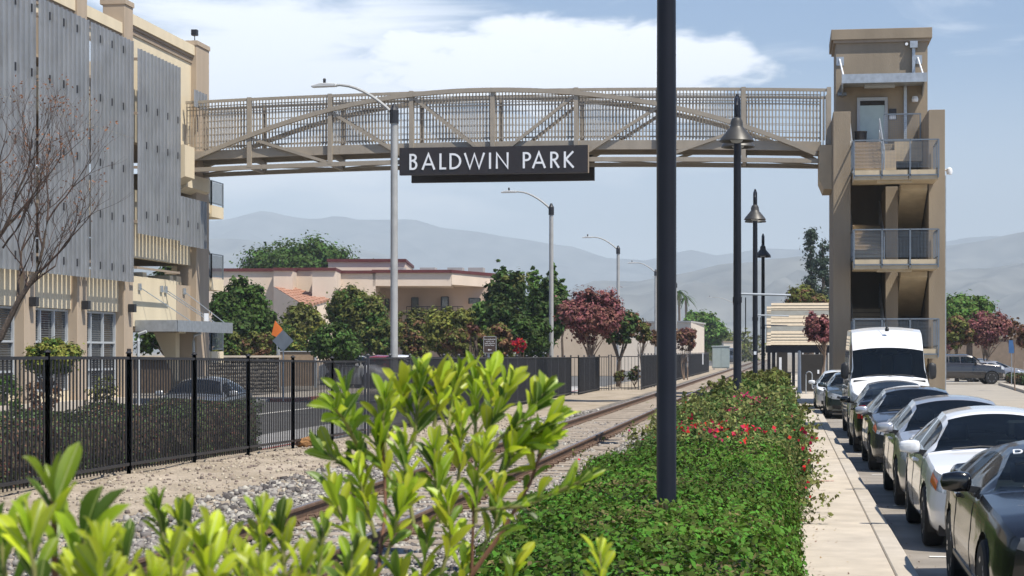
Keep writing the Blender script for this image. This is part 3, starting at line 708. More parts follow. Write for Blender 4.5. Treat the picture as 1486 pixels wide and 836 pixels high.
# ------------------------------------------------------------------ stair and lift tower
tw = thing('stair_tower', 'brown stucco stair and lift tower with railed landings at the right end of the footbridge', 'tower', (3.8, 73, 0))
YF = 77.0
MB().box(2.03, 5.69, YF, YF+3.4, 0, 14.78).build('lift_shaft', m_twr, tw)
MB().box(1.84, 5.86, YF-0.17, YF+3.6, 14.78, 15.20).build('roof', m_twr, tw, bevel=0.01)
MB().box(1.93, 5.77, YF-0.09, YF+3.5, 14.66, 14.778).build('cornice', m_trim, tw)
def pillar(x0, x1, y0, y1, z1, m=m_twr, z0=0): return MB().box(x0, x1, y0, y1, z0, z1).build('pillar', m, tw, bevel=0.01)
pillar(1.76, 2.40, 70.5, 76.98, 11.05)
pillar(5.30, 5.90, 71.2, 76.98, 11.15)
pillar(3.75, 4.22, 71.9, 75.0, 8.35)
MB().prism([(1.755, 8.35), (1.755, 10.05), (1.28, 10.05), (1.28, 8.75), (1.45, 8.35)], 72.6, 75.6).build('corbel', m_twr_l, tw)
def slab(x0, x1, y0, y1, z0, z1, name='landing'): return MB().box(x0, x1, y0, y1, z0, z1).build(name, m_slab, tw, bevel=0.008)
# upper platform
slab(2.42, 5.28, 74.9, YF-0.01, 9.95, 10.3); 
MB().box(2.42, 3.55, 74.78, 74.88, 9.95, 10.3).build('stair_nosing', m_slab, tw)
MB().box(4.22, 5.28, 74.3, 74.88, 9.55, 10.32).build('stair_wall', m_slab, tw)
for k, z in enumerate((2.2, 5.45, 8.7)):
    for j in range(3):                                     # cast panels of the landing edge
        xa, xb = (2.46, 3.44, 4.42, 5.50)[j], (3.42, 4.40, 5.48)[j]
        MB().box(xa, xb, 68.9, 69.0, z-0.36, z+0.0).build('fascia_panel', m_slab, tw, bevel=0.006)
    slab(2.46, 5.28, 69.01, 71.0, z-0.34, z-0.02)
    slab(5.281, 5.48, 69.01, 71.19, z-0.34, z-0.021)
    MB().box(3.3, 4.55, 69.1, 69.4, z-0.45, z-0.343).build('light_fitting', m_slab, tw)
    r = MB(); railing(r, (2.47, 68.88, z-0.30), (5.47, 68.88, z-0.30), h=1.38, post=1.0, mesh=False)
    railing(r, (5.49, 68.9, z), (5.49, 71.1, z), h=1.07, mesh=False); railing(r, (2.44, 68.9, z), (2.44, 71.1, z), h=1.07, mesh=False)
    r.build('railing', m_rail_blue, tw)
    w = MB()
    for i in range(1, 60): x = 2.47+i*0.05; w.box(x-.004, x+.004, 68.876, 68.884, z+0.05, z+1.05)
    for i in range(1, 20): w.box(2.47, 5.47, 68.872, 68.876, z+0.05+i*0.05, z+0.058+i*0.05)
    tag(w.build('railing_mesh', m_rail_blue, tw, fix=False), kind='stuff')
    # left flight climbs away from the camera to the level behind, right flight falls away below
    zu = z+1.62 if z > 8 else z+1.62
    def flight(x0, x1, ya_, yb_, za, zb__, n=9):
        for i in range(n):
            y = ya_+(yb_-ya_)*i/n; zz = za+(zb__-za)*(i+1)/n
            st_ = MB().box(x0, x1, y, y+(yb_-ya_)/n+0.02, zz-0.17, zz).build('step', m_slab, tw)
            MB().box(x0, x1, y-0.03, y-0.001, zz-0.05, zz+0.002).build('step_edge_line', m_trim, st_)  # dark bars added in place of shade, as the lit steps blend together
        mb = MB(); mb.prism([(ya_, za-0.12), (yb_, zb__-0.30), (yb_, zb__-0.55), (ya_, za-0.36)], x0+0.02, x1-0.02, 'x'); mb.build('flight_soffit', m_slab, tw)
    flight(2.46, 3.70, 71.02, 74.75, z, zu)
    zl = z-1.62
    if zl > 0:
        for i in range(9):
            y = 71.02+3.7*i/9; MB().box(4.24, 5.26, y, y+0.43, z-(i+1)*0.18-0.17, z-(i+1)*0.18).build('step', m_slab, tw)
        MB().prism([(71.02, z-0.30), (74.75, zl-0.10), (74.75, zl-0.36), (71.02, z-0.56)], 4.26, 5.24, 'x').build('flight_soffit', m_slab, tw)
    if zu < 9:
        slab(2.42, 5.28, 74.8, 76.9, zu-0.32, zu)
        r = MB(); railing(r, (4.3, 74.8, zu), (5.2, 74.8, zu), mesh=True); r.build('railing', m_rail_blue, tw)
    for x in (3.66, 2.50):
        r = MB(); a = Vector((x, 71.0, z)); b = Vector((x, 74.7, zu)); 
        r.tube([a+Vector((0, 0, .95)), b+Vector((0, 0, .95))], 0.03, 6); r.tube([a+Vector((0, 0, .5)), b+Vector((0, 0, .5))], 0.02, 6)
        for t in (0, .33, .66, 1): q = a.lerp(b, t); r.tube([q, q+Vector((0, 0, .95))], 0.025, 6)
        r.build('handrail', m_galv, tw)
# railings of the upper platform
r = MB(); railing(r, (3.85, 74.75, 10.3), (5.25, 74.75, 10.3), h=1.15, post=1.2, mesh=True); r.build('railing', m_rail_blue, tw)
MB().box(3.80, 4.25, 73.6, 74.28, 8.7, 9.9).build('stair_wall', m_twr_l, tw)
# lift door
dr = MB().box(3.0, 3.98, YF-0.05, YF-0.005, 10.32, 12.28).build('lift_door', mat('pale door glass', (0.42, 0.52, 0.52), 0.25, var=0.06), tw)
f = MB(); f.box(2.88, 2.998, YF-0.09, YF-0.002, 10.3, 12.42); f.box(3.982, 4.10, YF-0.09, YF-0.002, 10.3, 12.42); f.box(2.998, 3.982, YF-0.09, YF-0.002, 12.29, 12.42); f.build('door_frame', m_frame, dr)
MB().box(3.0, 3.98, YF-0.06, YF-0.051, 12.1, 12.285).build('door_header', m_dark, dr)
# canopy over the door
cp = MB().box(2.25, 5.52, YF-1.55, YF-0.01, 12.86, 13.0).build('canopy', m_galv, tw)
MB().box(2.22, 5.55, YF-1.62, YF-1.552, 12.80, 13.16).build('canopy_gutter', m_galv, cp)
n_ = MB()
for k in range(26): n_.box(2.25+k*0.127, 2.25+k*0.127+0.03, YF-1.55, YF-0.02, 13.001, 13.03)
n_.build('canopy_rib', m_galv, cp)
for x in (2.30, 5.42):
    MB().tube([(x+ (0.0), YF-1.4, 13.1), (x-0.12, YF-0.05, 14.0)], 0.035, 6).build('stay_rod', m_letter, cp)
    MB().box(x-0.25, x+0.05, YF-0.04, YF-0.003, 13.75, 14.1).build('stay_plate', m_galv, cp)
MB().box(3.15, 4.35, YF-0.9, YF-0.55, 12.72, 12.855).build('strip_light', m_frame, cp)
for x in (2.26, 5.46): MB().prism([(YF-1.5, 12.85), (YF-0.01, 12.85), (YF-0.01, 12.45)], x, x+0.05, 'x').build('canopy_bracket', m_galv, cp)
# rainwater head and pipe, lights, boxes
dp = MB().box(4.98, 5.28, YF-0.26, YF-0.01, 14.38, 14.65).build('rainwater_head', m_galv, tw)
MB().box(5.07, 5.19, YF-0.16, YF-0.04, 13.17, 14.379).build('downpipe', m_galv, dp)
MB().box(4.74, 4.86, YF-0.14, YF-0.02, 10.4, 12.85).build('downpipe', m_galv, dp)
MB().tube([(4.85, YF-0.02, 14.55), (4.85, YF-0.14, 14.55)], 0.06, 10).build('sensor', m_letter, tw)
MB().lathe([(0.12, 12.2), (0.14, 12.3), (0.10, 12.42)], 12, (5.18, YF-0.14, 0)).build('wall_lamp', m_letter, tw)
MB().lathe([(0.2, 10.3), (0.24, 10.9), (0.26, 10.95)], 14, (3.0, 76.2, 0)).build('litter_bin', m_black, tw)
MB().box(4.15, 4.45, YF-0.03, YF-0.004, 11.5, 11.95).build('notice', m_signblack, tw); MB().box(4.17, 4.43, YF-0.035, YF-0.031, 11.52, 11.68).build('notice', m_letter, tw)
MB().box(2.1, 2.45, YF-0.3, YF-0.02, 12.5, 12.62).build('sign_bracket', m_rail_blue, tw)
sc_ = MB(); sc_.tube([(5.9, 72.0, 8.95), (6.05, 71.9, 8.95)], 0.04, 8); sc_.lathe([(0.09, 8.78), (0.12, 8.88), (0.10, 9.0), (0.04, 9.04)], 12, (6.12, 71.9, 0)); sc_.build('security_camera', m_letter, tw, smooth=True)
MB().tube([(5.93, 71.4, 0), (5.93, 71.4, 8.7)], 0.03, 6).build('conduit', m_galv, tw)
# ------------------------------------------------------------------ street lights beyond the fence
m_pole = mat('galvanised pole', (0.40, 0.40, 0.39), 0.55, metal=0.2, var=0.10, scale=2.5)
m_lamphead = mat('lamp housing', (0.55, 0.56, 0.56), 0.45)
def street_light(X, Y, label, ztop=10.1, arm=2.5, side=-1):
    t = thing('street_light', label, 'street light', (X, Y, 0), 0, 'tall street lights beyond the fence')
    w = False
    MB().lathe([(0.13, -0.1), (0.125, 0.5), (0.115, ztop-1.0), (0.11, ztop-0.35)], 14, (0, 0, 0)).build('pole', m_pole, t, w, smooth=True)
    MB().lathe([(0.15, ztop-0.72), (0.15, ztop-0.30), (0.10, ztop-0.22), (0.05, ztop-0.1)], 12).build('collar', m_black, t, w)
    z0 = ztop-0.45; pts = [(side*arm*(1-math.cos(a))/1.0 if False else side*arm*s, 0, z0 + 1.0*math.sin(min(1, s*1.35)*math.pi/2)**0.9) for s, a in [(k/10, 0) for k in range(0, 9)]]
    MB().tube(pts, [0.055-0.002*k for k in range(len(pts))], 8).build('arm', m_pole, t, w, smooth=True)
    e = pts[-1]; hd = MB(); h = 0.72
    hd.prism([(e[0]+0.1*side*-1, e[2]-0.045), (e[0]+side*h, e[2]-0.06), (e[0]+side*h, e[2]-0.01), (e[0]+side*h*0.6, e[2]+0.07), (e[0]+0.1*side*-1, e[2]+0.05)], -0.13, 0.13); hd.build('lamp_head', m_lamphead, t, w, bevel=0.015)
    MB().lathe([(0.045, e[2]+0.05), (0.05, e[2]+0.2), (0.03, e[2]+0.23)], 8, (e[0]+side*0.3, 0, 0)).build('photocell', m_black, t, w)
    return t
for px, pb, lab in ((572, 0, 'nearest tall grey street light, its arm reaching left in front of the footbridge'), (800, 0, 'tall grey street light rising out of the dark trees under the station sign'),
                    (897, 0, 'slim grey street light behind the pink crape myrtle'), (951.5, 0, 'far grey street light mostly hidden by the thick black post, arm showing left of it'), (981, 0, 'distant grey street light just right of the thick black post')):
    p = on_x(px, 500, -12.45); street_light(p.x, p.y, lab, 10.15)
p = W(1065, 500, 300); street_light(p.x, p.y, 'farthest small street light over the big green tree beside the rails', 10.3, 4.5)

# ------------------------------------------------------------------ black bell lamp posts in the planting
m_bell = mat('bell shade', (0.055, 0.052, 0.048), 0.45, metal=0.25, var=0.15, scale=4)
def bell_post(X, Y, label, banner=True, wide=0.078):
    t = thing('lamp_post', label, 'lamp post', (X, Y, 0), 0, 'black bell-shaded platform lamp posts')
    MB().lathe([(0.14, 0), (0.14, 0.42), (0.10, 0.5), (wide, 0.56), (wide, 3.6), (wide*0.92, 5.9), (wide*0.8, 7.0), (0.02, 7.12)], 18).build('post', m_lampblack, t, False, smooth=True)
    if banner: MB().lathe([(wide+0.012, 3.05), (wide+0.012, 3.16)], 18).build('band', m_lampblack, t, False); MB().lathe([(wide+0.012, 1.08), (wide+0.012, 1.16)], 18).build('band', m_lampblack, t, False)
    for s in (-1, 1):
        c = (0, s*0.52, 0)
        MB().tube([(0, s*0.05, 6.5)] + [(0, s*(0.28-0.25*math.cos(a)), 6.7+0.30*math.sin(a)) for a in (0.5, 1.0, 1.57, 2.1, 2.7)] + [(0, s*0.52, 6.62)], 0.03, 8).build('arm', m_lampblack, t, False, smooth=True)
        sh = MB().lathe([(0.03, 6.60), (0.09, 6.57), (0.12, 6.50), (0.12, 6.42), (0.14, 6.39), (0.20, 6.32), (0.30, 6.20), (0.335, 6.14), (0.33, 6.13), (0.29, 6.17), (0.13, 6.34)], 24, c).build('shade', m_bell, t, False, smooth=True)
        MB().lathe([(0.12, 6.22), (0.13, 6.17), (0.10, 6.12), (0.03, 6.10)], 14, c).build('lens', m_frame, sh, False, smooth=True)
    if banner:
        b = MB().tube([(0.05, 0, 3.22), (1.03, 0, 3.19)], 0.022, 8).build('banner_arm', m_frame, t, False)
        MB().tube([(0.05, 0, 2.45), (0.16, 0, 2.44), (0.16, 0, 3.15)], 0.012, 6).build('banner_hook', m_lampblack, t, False)
    return t
bell_post(-0.93, 14.7, 'thick near black post crossing the whole picture, its lamp above the frame', False, 0.078)
bell_post(-0.93, 36.5, 'second black lamp post with bell shades in front of the bridge mesh')
bell_post(-0.93, 58.0, 'third black lamp post, bell shades just clear below the bridge')
bell_post(-0.95, 80.0, 'farthest black lamp post with its bell shades beside the hazy hill')
MB_ = MB().box(-0.97, -0.89, 57.90, 57.915, 2.0, 2.1)
tag(MB_.build('number_sticker', m_letter), 'small white sticker low on the third black lamp post', 'sticker')

# ------------------------------------------------------------------ signs beyond the fence
t = thing('diamond_sign', 'grey back of a diamond traffic sign on a thin post beside the stone wall', 'road sign', (*on_x(411, 500, -21.0)[:2], 0))
MB().tube([(0, 0, 0), (0, 0, 3.0)], 0.03, 8).build('post', m_galv, t, False)
MB().prism([(-0.46, 2.55), (0, 2.09), (0.46, 2.55), (0, 3.01)], -0.035, -0.03).build('sign_panel', mat('sign back', (0.38, 0.42, 0.45), 0.5, metal=0.3), t, False)
p = W(402, 476, 100); t = thing('orange_sign', 'small orange roadwork sign seen above the grey diamond sign', 'road sign', (p.x, p.y, 0))
MB().tube([(0, 0.02, 0), (0, 0.02, 3.6)], 0.03, 6).build('post', m_galv, t, False)
MB().prism([(-0.3, 3.0), (0.3, 2.7), (0.3, 3.3), (-0.1, 3.75)], -0.03, 0).build('sign_panel', mat('orange sign', (0.75, 0.19, 0.03), 0.6), t, False)
def text_obj(name, body, size, m, parent, loc, rot, align='CENTER', ext=0.004):
    c = bpy.data.curves.new(name, 'FONT'); c.body = body; c.size = size; c.align_x = align; c.extrude = ext; c.space_line = 1.05
    o = bpy.data.objects.new(name, c); COL.objects.link(o)
    dg = bpy.context.evaluated_depsgraph_get(); me = bpy.data.meshes.new_from_object(o.evaluated_get(dg)); bpy.data.objects.remove(o)
    me.name = name; me.materials.clear(); me.materials.append(m)
    q = bpy.data.objects.new(name, me); COL.objects.link(q); q.parent = parent; q.location = loc; q.rotation_euler = rot; return q
p = W(711, 500, 84); t = thing('notice_sign', 'brown notice with four lines of white text and a left arrow behind the fence', 'sign', (p.x, p.y, 0), TH*0.3)
MB().box(-0.12, -0.02, 0.02, 0.08, 0, 2.0).build('post', m_frame, t, False)
MB().box(-0.275, 0.275, -0.02, 0, 2.03, 2.76).build('sign_panel', mat('brown sign', (0.065, 0.038, 0.03), 0.5), t, False)
f = MB()
for x0, x1, z0, z1 in ((-0.285, 0.285, 2.015, 2.035), (-0.285, 0.285, 2.755, 2.775), (-0.29, -0.27, 2.036, 2.754), (0.27, 0.29, 2.036, 2.754)): f.box(x0, x1, -0.03, 0.004, z0, z1)
f.build('border', m_frame, t, False)
text_obj('lettering', 'For pedestrian\naccess, use\npath adjacent\nto the River', 0.085, m_letter, t, (0, -0.024, 2.62), (R(90), 0, 0))
MB().prism([(-0.10, 2.17), (-0.03, 2.22), (-0.03, 2.185), (0.07, 2.185), (0.07, 2.155), (-0.03, 2.155), (-0.03, 2.12)], -0.026, -0.021).build('arrow', m_letter, t, False)
# white marker posts at the far fence
for px, side_word in ((997.5, 'left'), (1020, 'right')):
    p = on_x(px, 520, -7.5); tag(MB().box(-0.05, 0.05, -0.05, 0.05, 0.9, 1.95).build('marker_board', m_letter), 'thin white marker board on the farthest black fence, the %s one of two' % side_word, 'marker', 'white marker boards on the far fence').location = (p.x, p.y, 0)
# grey utility cabinet
p = W(1046, 528, 205); t = thing('utility_cabinet', 'pale grey green metal utility cabinet standing beside the tracks past the fence', 'cabinet', (p.x, p.y, 0), 0.05)
mc = mat('cabinet paint', (0.30, 0.36, 0.36), 0.6, var=0.06)
MB().box(-0.95, 0.95, -0.6, 0.6, 0.25, 2.6).build('housing', mc, t, False, bevel=0.03)
MB().box(-1.03, 1.03, -0.68, 0.68, 2.6, 2.72).build('lid', mc, t, False, bevel=0.02)
MB().box(-0.9, -0.03, -0.625, -0.601, 0.35, 2.5).build('door', mc, t, False, bevel=0.008); MB().box(0.03, 0.9, -0.625, -0.601, 0.35, 2.5).build('door', mc, t, False, bevel=0.008)
MB().box(-0.8, -0.7, -0.5, 0.5, -0.1, 0.249).box(0.7, 0.8, -0.5, 0.5, -0.1, 0.249).build('foot', m_galv, t, False)
p = W(1100, 560, 111); 

# ------------------------------------------------------------------ platform shelter
def shelter(Y, label, x0=-0.78, n=1, g=None):
    t = thing('platform_shelter', label, 'shelter', (0.6, Y, 0), 0, g)
    m_r1 = mat('shelter roof tan', (0.50, 0.42, 0.31), 0.5, metal=0.3, var=0.08, scale=6); m_r2 = mat('shelter roof grey', (0.20, 0.20, 0.18), 0.5, metal=0.3)
    zt, zb_, yt, yb_ = 4.75, 2.45, Y+2.0, Y-0.9
    bands = [(0, .055, m_r1), (.06, .075, m_r2), (.08, .13, m_r1), (.135, .155, m_r2), (.16, .175, m_r1), (.18, .30, m_r2), (.305, .36, m_r1), (.365, .38, m_r1), (.39, .47, m_r1), (.475, .49, m_r2), (.495, .55, m_r1), (.56, .67, m_r2), (.675, .74, m_r1), (.745, .76, m_r2), (.765, .81, m_r1), (.815, .83, m_r2), (.835, .88, m_r1), (.885, .90, m_r2), (.905, .95, m_r1), (.955, 1.0, m_r1)]
    for a, b, m in bands:
        ya_, za = yt+(yb_-yt)*a, zt+(zb_-zt)*a; yc, zc = yt+(yb_-yt)*b, zt+(zb_-zt)*b
        off = -0.04 if m is m_r1 else 0
        MB().prism([(ya_+off, za), (yc+off, zc), (yc+0.05, zc-0.03), (ya_+0.05, za-0.03)], x0, x0+3.1, 'x').build('roof_plank', m, t)
    MB().box(x0-0.03, x0+3.13, yb_-0.12, yb_+0.12, zb_-0.42, zb_-0.04).build('gutter_beam', m_lampblack, t)
    MB().box(x0, x0+3.1, yt+0.06, yt+0.2, zt-0.3, zt-0.04).build('ridge_beam', m_lampblack, t)
    for x in (x0+0.15, x0+1.55, x0+2.9):
        MB().box(x-0.09, x+0.09, yb_-0.09, yb_+0.09, 0, zb_-0.42).build('post', m_lampblack, t)
        MB().box(x-0.07, x+0.07, yt-0.12, yt+0.02, 0, zt-0.3).build('post', m_lampblack, t)
        MB().bar((x, yb_, zb_-0.12), (x, yt, zt-0.18), 0.1, 0.12).build('rafter', m_lampblack, t)
    return t
shelter(101.0, 'nearest platform shelter with a sloping roof of tan and grey ribs behind the pink tree')
shelter(109.0, 'second platform shelter half hidden left behind the nearest one', -1.1)
t = thing('ticket_machine', 'dark ticket kiosk with a pale side panel under the platform shelter', 'kiosk', (1.4, 98, 0))
MB().box(0.75, 1.95, 97.2, 97.9, 0.05, 1.95).build('housing', m_dark, t, bevel=0.03); MB().box(1.955, 2.08, 97.15, 97.95, 0.05, 1.9).build('side_panel', m_galv, t); MB().box(1.62, 1.72, 97.17, 97.198, 0.95, 1.15).build('card_slot', m_letter, t)
t = thing('information_board', 'tall dark information board with a white strip under the platform shelter', 'board', (-0.3, 96.5, 0))
MB().box(-0.45, 0.1, 96.5, 96.6, 0.4, 2.05).build('panel', m_dark, t); MB().box(-0.33, -0.2, 96.48, 96.498, 1.1, 1.8).build('poster', m_letter, t); MB().box(-0.42, -0.36, 96.52, 96.58, 0, 0.399).box(0.0, 0.06, 96.52, 96.58, 0, 0.399).build('leg', m_galv, t)
# bike rack hoop
p = W(1174, 565, 92); t = thing('bike_rack', 'bent grey tube bicycle rack hoop standing in front of the dark ticket kiosk', 'bike rack', (p.x, p.y, 0))
MB().tube([(-0.15, 0, 0), (-0.15, 0, 0.95)] + [(-0.15+0.15*(1-math.cos(a)), 0, 0.95+0.15*math.sin(a)) for a in (0.6, 1.2, 1.57, 2.0, 2.6)] + [(0.15, 0, 0.95), (0.15, 0, 0.35)] + [(0.15+0.12*(1-math.cos(a)), 0, 0.35-0.12*math.sin(a)) for a in (0.8, 1.57)] + [(0.42, 0, 0.25)], 0.028, 8).build('hoop', m_galv, t, False, smooth=True)
t = thing('bollard', 'short silver post beside the ticket kiosk', 'bollard', (*W(1160, 558, 93)[:2], 0))
MB().lathe([(0.14, 0), (0.13, 0.1), (0.09, 0.2), (0.08, 2.1), (0.02, 2.15)], 12).build('post', m_galv, t, False, smooth=True)
# two figures are not visible; bench in the shade of the platform
t = thing('platform_bench', 'dark metal bench in the shade beneath the platform shelters', 'bench', (-0.35, 104, 0))
MB().box(-0.9, 0.3, 103.6, 104.1, 0.42, 0.48).build('seat', m_lampblack, t); MB().box(-0.9, 0.3, 104.08, 104.14, 0.5, 0.95).build('backrest', m_lampblack, t)
for x in (-0.85, 0.2): MB().box(x, x+0.05, 103.65, 104.05, 0, 0.419).build('leg', m_lampblack, t)
# parking sign and planter on the right
p = W(1468, 545, 108); t = thing('parking_sign', 'small blue sign on a thin post in the hedge planter at the right', 'sign', (p.x, p.y, 0))
MB().tube([(0, 0.03, 0), (0, 0.03, 2.6)], 0.03, 6).build('post', m_galv, t, False); MB().box(-0.16, 0.16, -0.01, 0.01, 2.0, 2.75).build('sign_panel', mat('blue sign', (0.05, 0.14, 0.32), 0.5), t, False)
mb = MB(); mb.prism([(11.2, 84), (26, 84), (26, 119), (13.1, 119)], -0.1, 0.16, 'z'); struct('planter_kerb_ground', mb, m_conc2, bevel=0.02)
sheet('planter_soil_ground', 13.3, 25.9, 88, 118.5, 0.166, m_soil)

# ------------------------------------------------------------------ rubble stone wall across the street
m_rub = mat('rubble stone', (0.13, 0.115, 0.10), 0.9, var=0.35, scale=4, island=0.5, bump=0.4)
wl_ = thing('stone_wall', 'dark wall of stacked rubble stones with a pale coping across the street', 'wall', (-27, 97, 0))
p0 = W(300, 570, 92); p1 = W(402, 566, 96); L = p1.x-p0.x
MB().bar((p0.x-4, p0.y+0.28, 0.9), (p1.x, p1.y+0.28, 0.9), 0.3, 1.8).build('wall_core', m_soil, wl_)
vs = []; stn = []
protos = []
for k in range(5):
    b = bmesh.new(); bmesh.ops.create_icosphere(b, subdivisions=1, radius=0.5)
    for v in b.verts: v.co *= 1 + random.uniform(-.18, .18)
    me = bpy.data.meshes.new('stone'); b.to_mesh(me); b.free(); me.materials.append(m_rub); protos.append(me)
rows = 9; ncol = 30; cnt = 0
for r_ in range(rows):
    for c_ in range(ncol):
        u = (c_+0.5*(r_ % 2))/ncol; q = Vector((p0.x, p0.y, 0)).lerp(Vector((p1.x, p1.y, 0)), u)
        o = link('stone', random.choice(protos), wl_); o.location = (q.x, q.y+0.05, 0.1+r_*0.19+random.uniform(-.02, .02)); o.scale = (0.2*random.uniform(.75, 1.1), 0.22, 0.19*random.uniform(.8, 1.15)); o.rotation_euler = (random.random(), random.random()*6, random.random())
MB().bar((p0.x-4, p0.y+0.1, 1.84), (p1.x+0.1, p1.y+0.1, 1.84), 0.6, 0.1).build('coping', m_conc, wl_)
# chain link style enclosures and low beige fences beyond
def panel_fence(pa, pb, h, label, m, wire=True):
    a, b = Vector((pa.x, pa.y, 0)), Vector((pb.x, pb.y, 0)); t = thing('panel_fence', label, 'fence', tuple(a))
    n = max(1, round((b-a).length/2.2))
    for k in range(n+1):
        q = a.lerp(b, k/n); MB().box(q.x-.05, q.x+.05, q.y-.05, q.y+.05, 0, h+0.12).build('post', m_frame, t)
    for k in range(n):
        q0, q1 = a.lerp(b, k/n), a.lerp(b, (k+1)/n); MB().bar(q0+Vector((0, .05, h/2+.05)), q1+Vector((0, .05, h/2+.05)), 0.03, h-0.1).build('panel', m, t)
    MB().bar(a+Vector((0, 0, h)), b+Vector((0, 0, h)), 0.05).build('rail', m_frame, t)
m_pf = mat('beige screen fence', (0.30, 0.22, 0.15), 0.9, var=0.15)
panel_fence(W(405, 560, 108), W(458, 560, 108), 2.1, 'brown mesh panel fence with pale posts right of the stone wall', m_pf)
panel_fence(W(488, 560, 120), W(540, 560, 118), 2.25, 'brown panel fence with pale posts in front of the olive bushes', m_pf)

# ------------------------------------------------------------------ two storey pink stucco building
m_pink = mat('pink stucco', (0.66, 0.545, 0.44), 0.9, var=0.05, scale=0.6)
m_pink_shade = mat('shaded pink stucco', (0.50, 0.385, 0.30), 0.9, var=0.05, scale=0.6)  # darker copy of the pink: shade under the fascia put into the colour
m_maroon = mat('maroon trim', (0.10, 0.018, 0.018), 0.6)
m_tile = mat('clay roof tile', (0.38, 0.20, 0.135), 0.85, var=0.2, scale=3)
bd = thing('stucco_building', 'two storey pink stucco building with maroon roof trim behind the trees', 'building', (*W(560, 560, 172)[:2], 0))
def block(xa, xb, ytop, ybot, D, depth, m=m_pink, name='wall', trim=True, Db=None):
    a, b = W(xa, ytop, D), W(xb, ytop, Db or D); z1 = a.z; z0 = W(xa, ybot, D).z
    d = Vector((-ST, CT, 0))*depth; q = [Vector((a.x, a.y)), Vector((b.x, b.y)), Vector((b.x+d.x, b.y+d.y)), Vector((a.x+d.x, a.y+d.y))]
    o = MB().prism([tuple(v) for v in q], z0, z1, 'z').build(name, m, bd)
    if trim:
        c = sum(q, Vector((0, 0)))/4; qq = [tuple(c + (v-c)*1.012 + (v-c).normalized()*0.12) for v in q]
        MB().prism(qq, z1, z1+0.27, 'z').build('roof_trim', m_maroon, bd)
    return o
block(300, 398, 394, 560, 165, 14, m_pink)
block(397, 425, 393, 560, 163, 10, m_pink)
block(425, 454, 393, 560, 166, 10, m_pink)
block(453, 487, 393, 560, 161, 12, m_pink)
block(486, 545, 397, 560, 166, 12, m_pink)
block(476, 588, 380, 400, 176, 14, m_pink)
block(543, 716, 416, 560, 172, 14, m_pink_shade, trim=False)
block(541, 655, 396, 415, 166, 18, m_pink, 'upper_fascia', Db=166); 
block(655.3, 736, 396, 413, 166, 18, m_pink, 'upper_fascia', Db=176)
# tiled lean-to roof made of tile rows
a = W(398, 420, 160.5); b = W(475, 441, 160.5)
TL, TR, BL, BR = W(397, 416, 162.6), W(423, 416, 165.5), W(442, 444, 157.5), W(478, 434, 160.4)
def bil(u, v): return (TL.lerp(TR, u)).lerp(BL.lerp(BR, u), v)
for r_ in range(8):
    for c in range(8):
        q = [bil(c/8+.008, r_/8), bil((c+1)/8-.008, r_/8), bil((c+1)/8-.008, (r_+1)/8+.02), bil(c/8+.008, (r_+1)/8+.02)]; lo = [p_-Vector((0, 0, .12)) for p_ in q]; q[2] = q[2]+Vector((0, 0, .07)); q[3] = q[3]+Vector((0, 0, .07))
        MB().add(q+lo, [(0, 1, 2, 3), (7, 6, 5, 4), (0, 4, 5, 1), (1, 5, 6, 2), (2, 6, 7, 3), (3, 7, 4, 0)]).build('roof_tile', m_tile, bd)
MB().add([BL, BR, bil(1, 1)+Vector((0, 0, -9)), BL+Vector((0, 0, -9)), TL, TL+Vector((0, 0, -9))], [(0, 1, 2, 3), (0, 3, 5, 4)]).build('wall', m_pink, bd)
def opening(px0, px1, py0, py1, D, name='window'):
    a, b = W(px0, py0, D), W(px1, py1, D)
    o = MB().bar((a.x, a.y-0.08, (a.z+b.z)/2), (b.x, b.y-0.08, (a.z+b.z)/2), 0.1, a.z-b.z).build(name, m_glass, bd)
    f = MB()
    for t in (0, 1): q = Vector((a.x, a.y-.12, 0)).lerp(Vector((b.x, b.y-.12, 0)), t); f.box(q.x-.06, q.x+.06, q.y-.06, q.y+.02, b.z, a.z)
    f.bar((a.x, a.y-.14, a.z), (b.x, b.y-.14, a.z), 0.1); f.bar((a.x, a.y-.14, (a.z*.35+b.z*.65)), (b.x, b.y-.14, (a.z*.35+b.z*.65)), 0.06); f.build('frame', m_black, o)
opening(598, 607, 432, 461, 171.5, 'door'); opening(641, 651, 431, 459, 171.5, 'door'); opening(681, 697, 433, 441, 171.5); opening(560, 565, 434, 450, 171.5)
r = MB(); a, b = W(590, 461, 169.5), W(672, 461, 169.5); zf_ = a.z
for k in range(12): q = Vector((a.x, a.y, zf_)).lerp(Vector((b.x, b.y, zf_)), k/11); r.bar(q, q+Vector((0, 0, 1.0)), 0.06)
for z in (0.1, 1.0): r.bar(Vector((a.x, a.y, zf_+z)), Vector((b.x, b.y, zf_+z)), 0.06)
r.build('balcony_railing', m_black, bd)
MB().bar((a.x, a.y+1.2, zf_-0.2), (b.x+2, b.y+1.2, zf_-0.2), 2.4, 0.35).build('balcony_floor', m_pink, bd)
r = MB()
for px in (575, 620, 660, 690): q = W(px, 390, 172); r.box(q.x-0.7, q.x+0.7, q.y, q.y+1.2, 9.3, 9.85)
r.build('roof_unit', m_conc_g, bd)
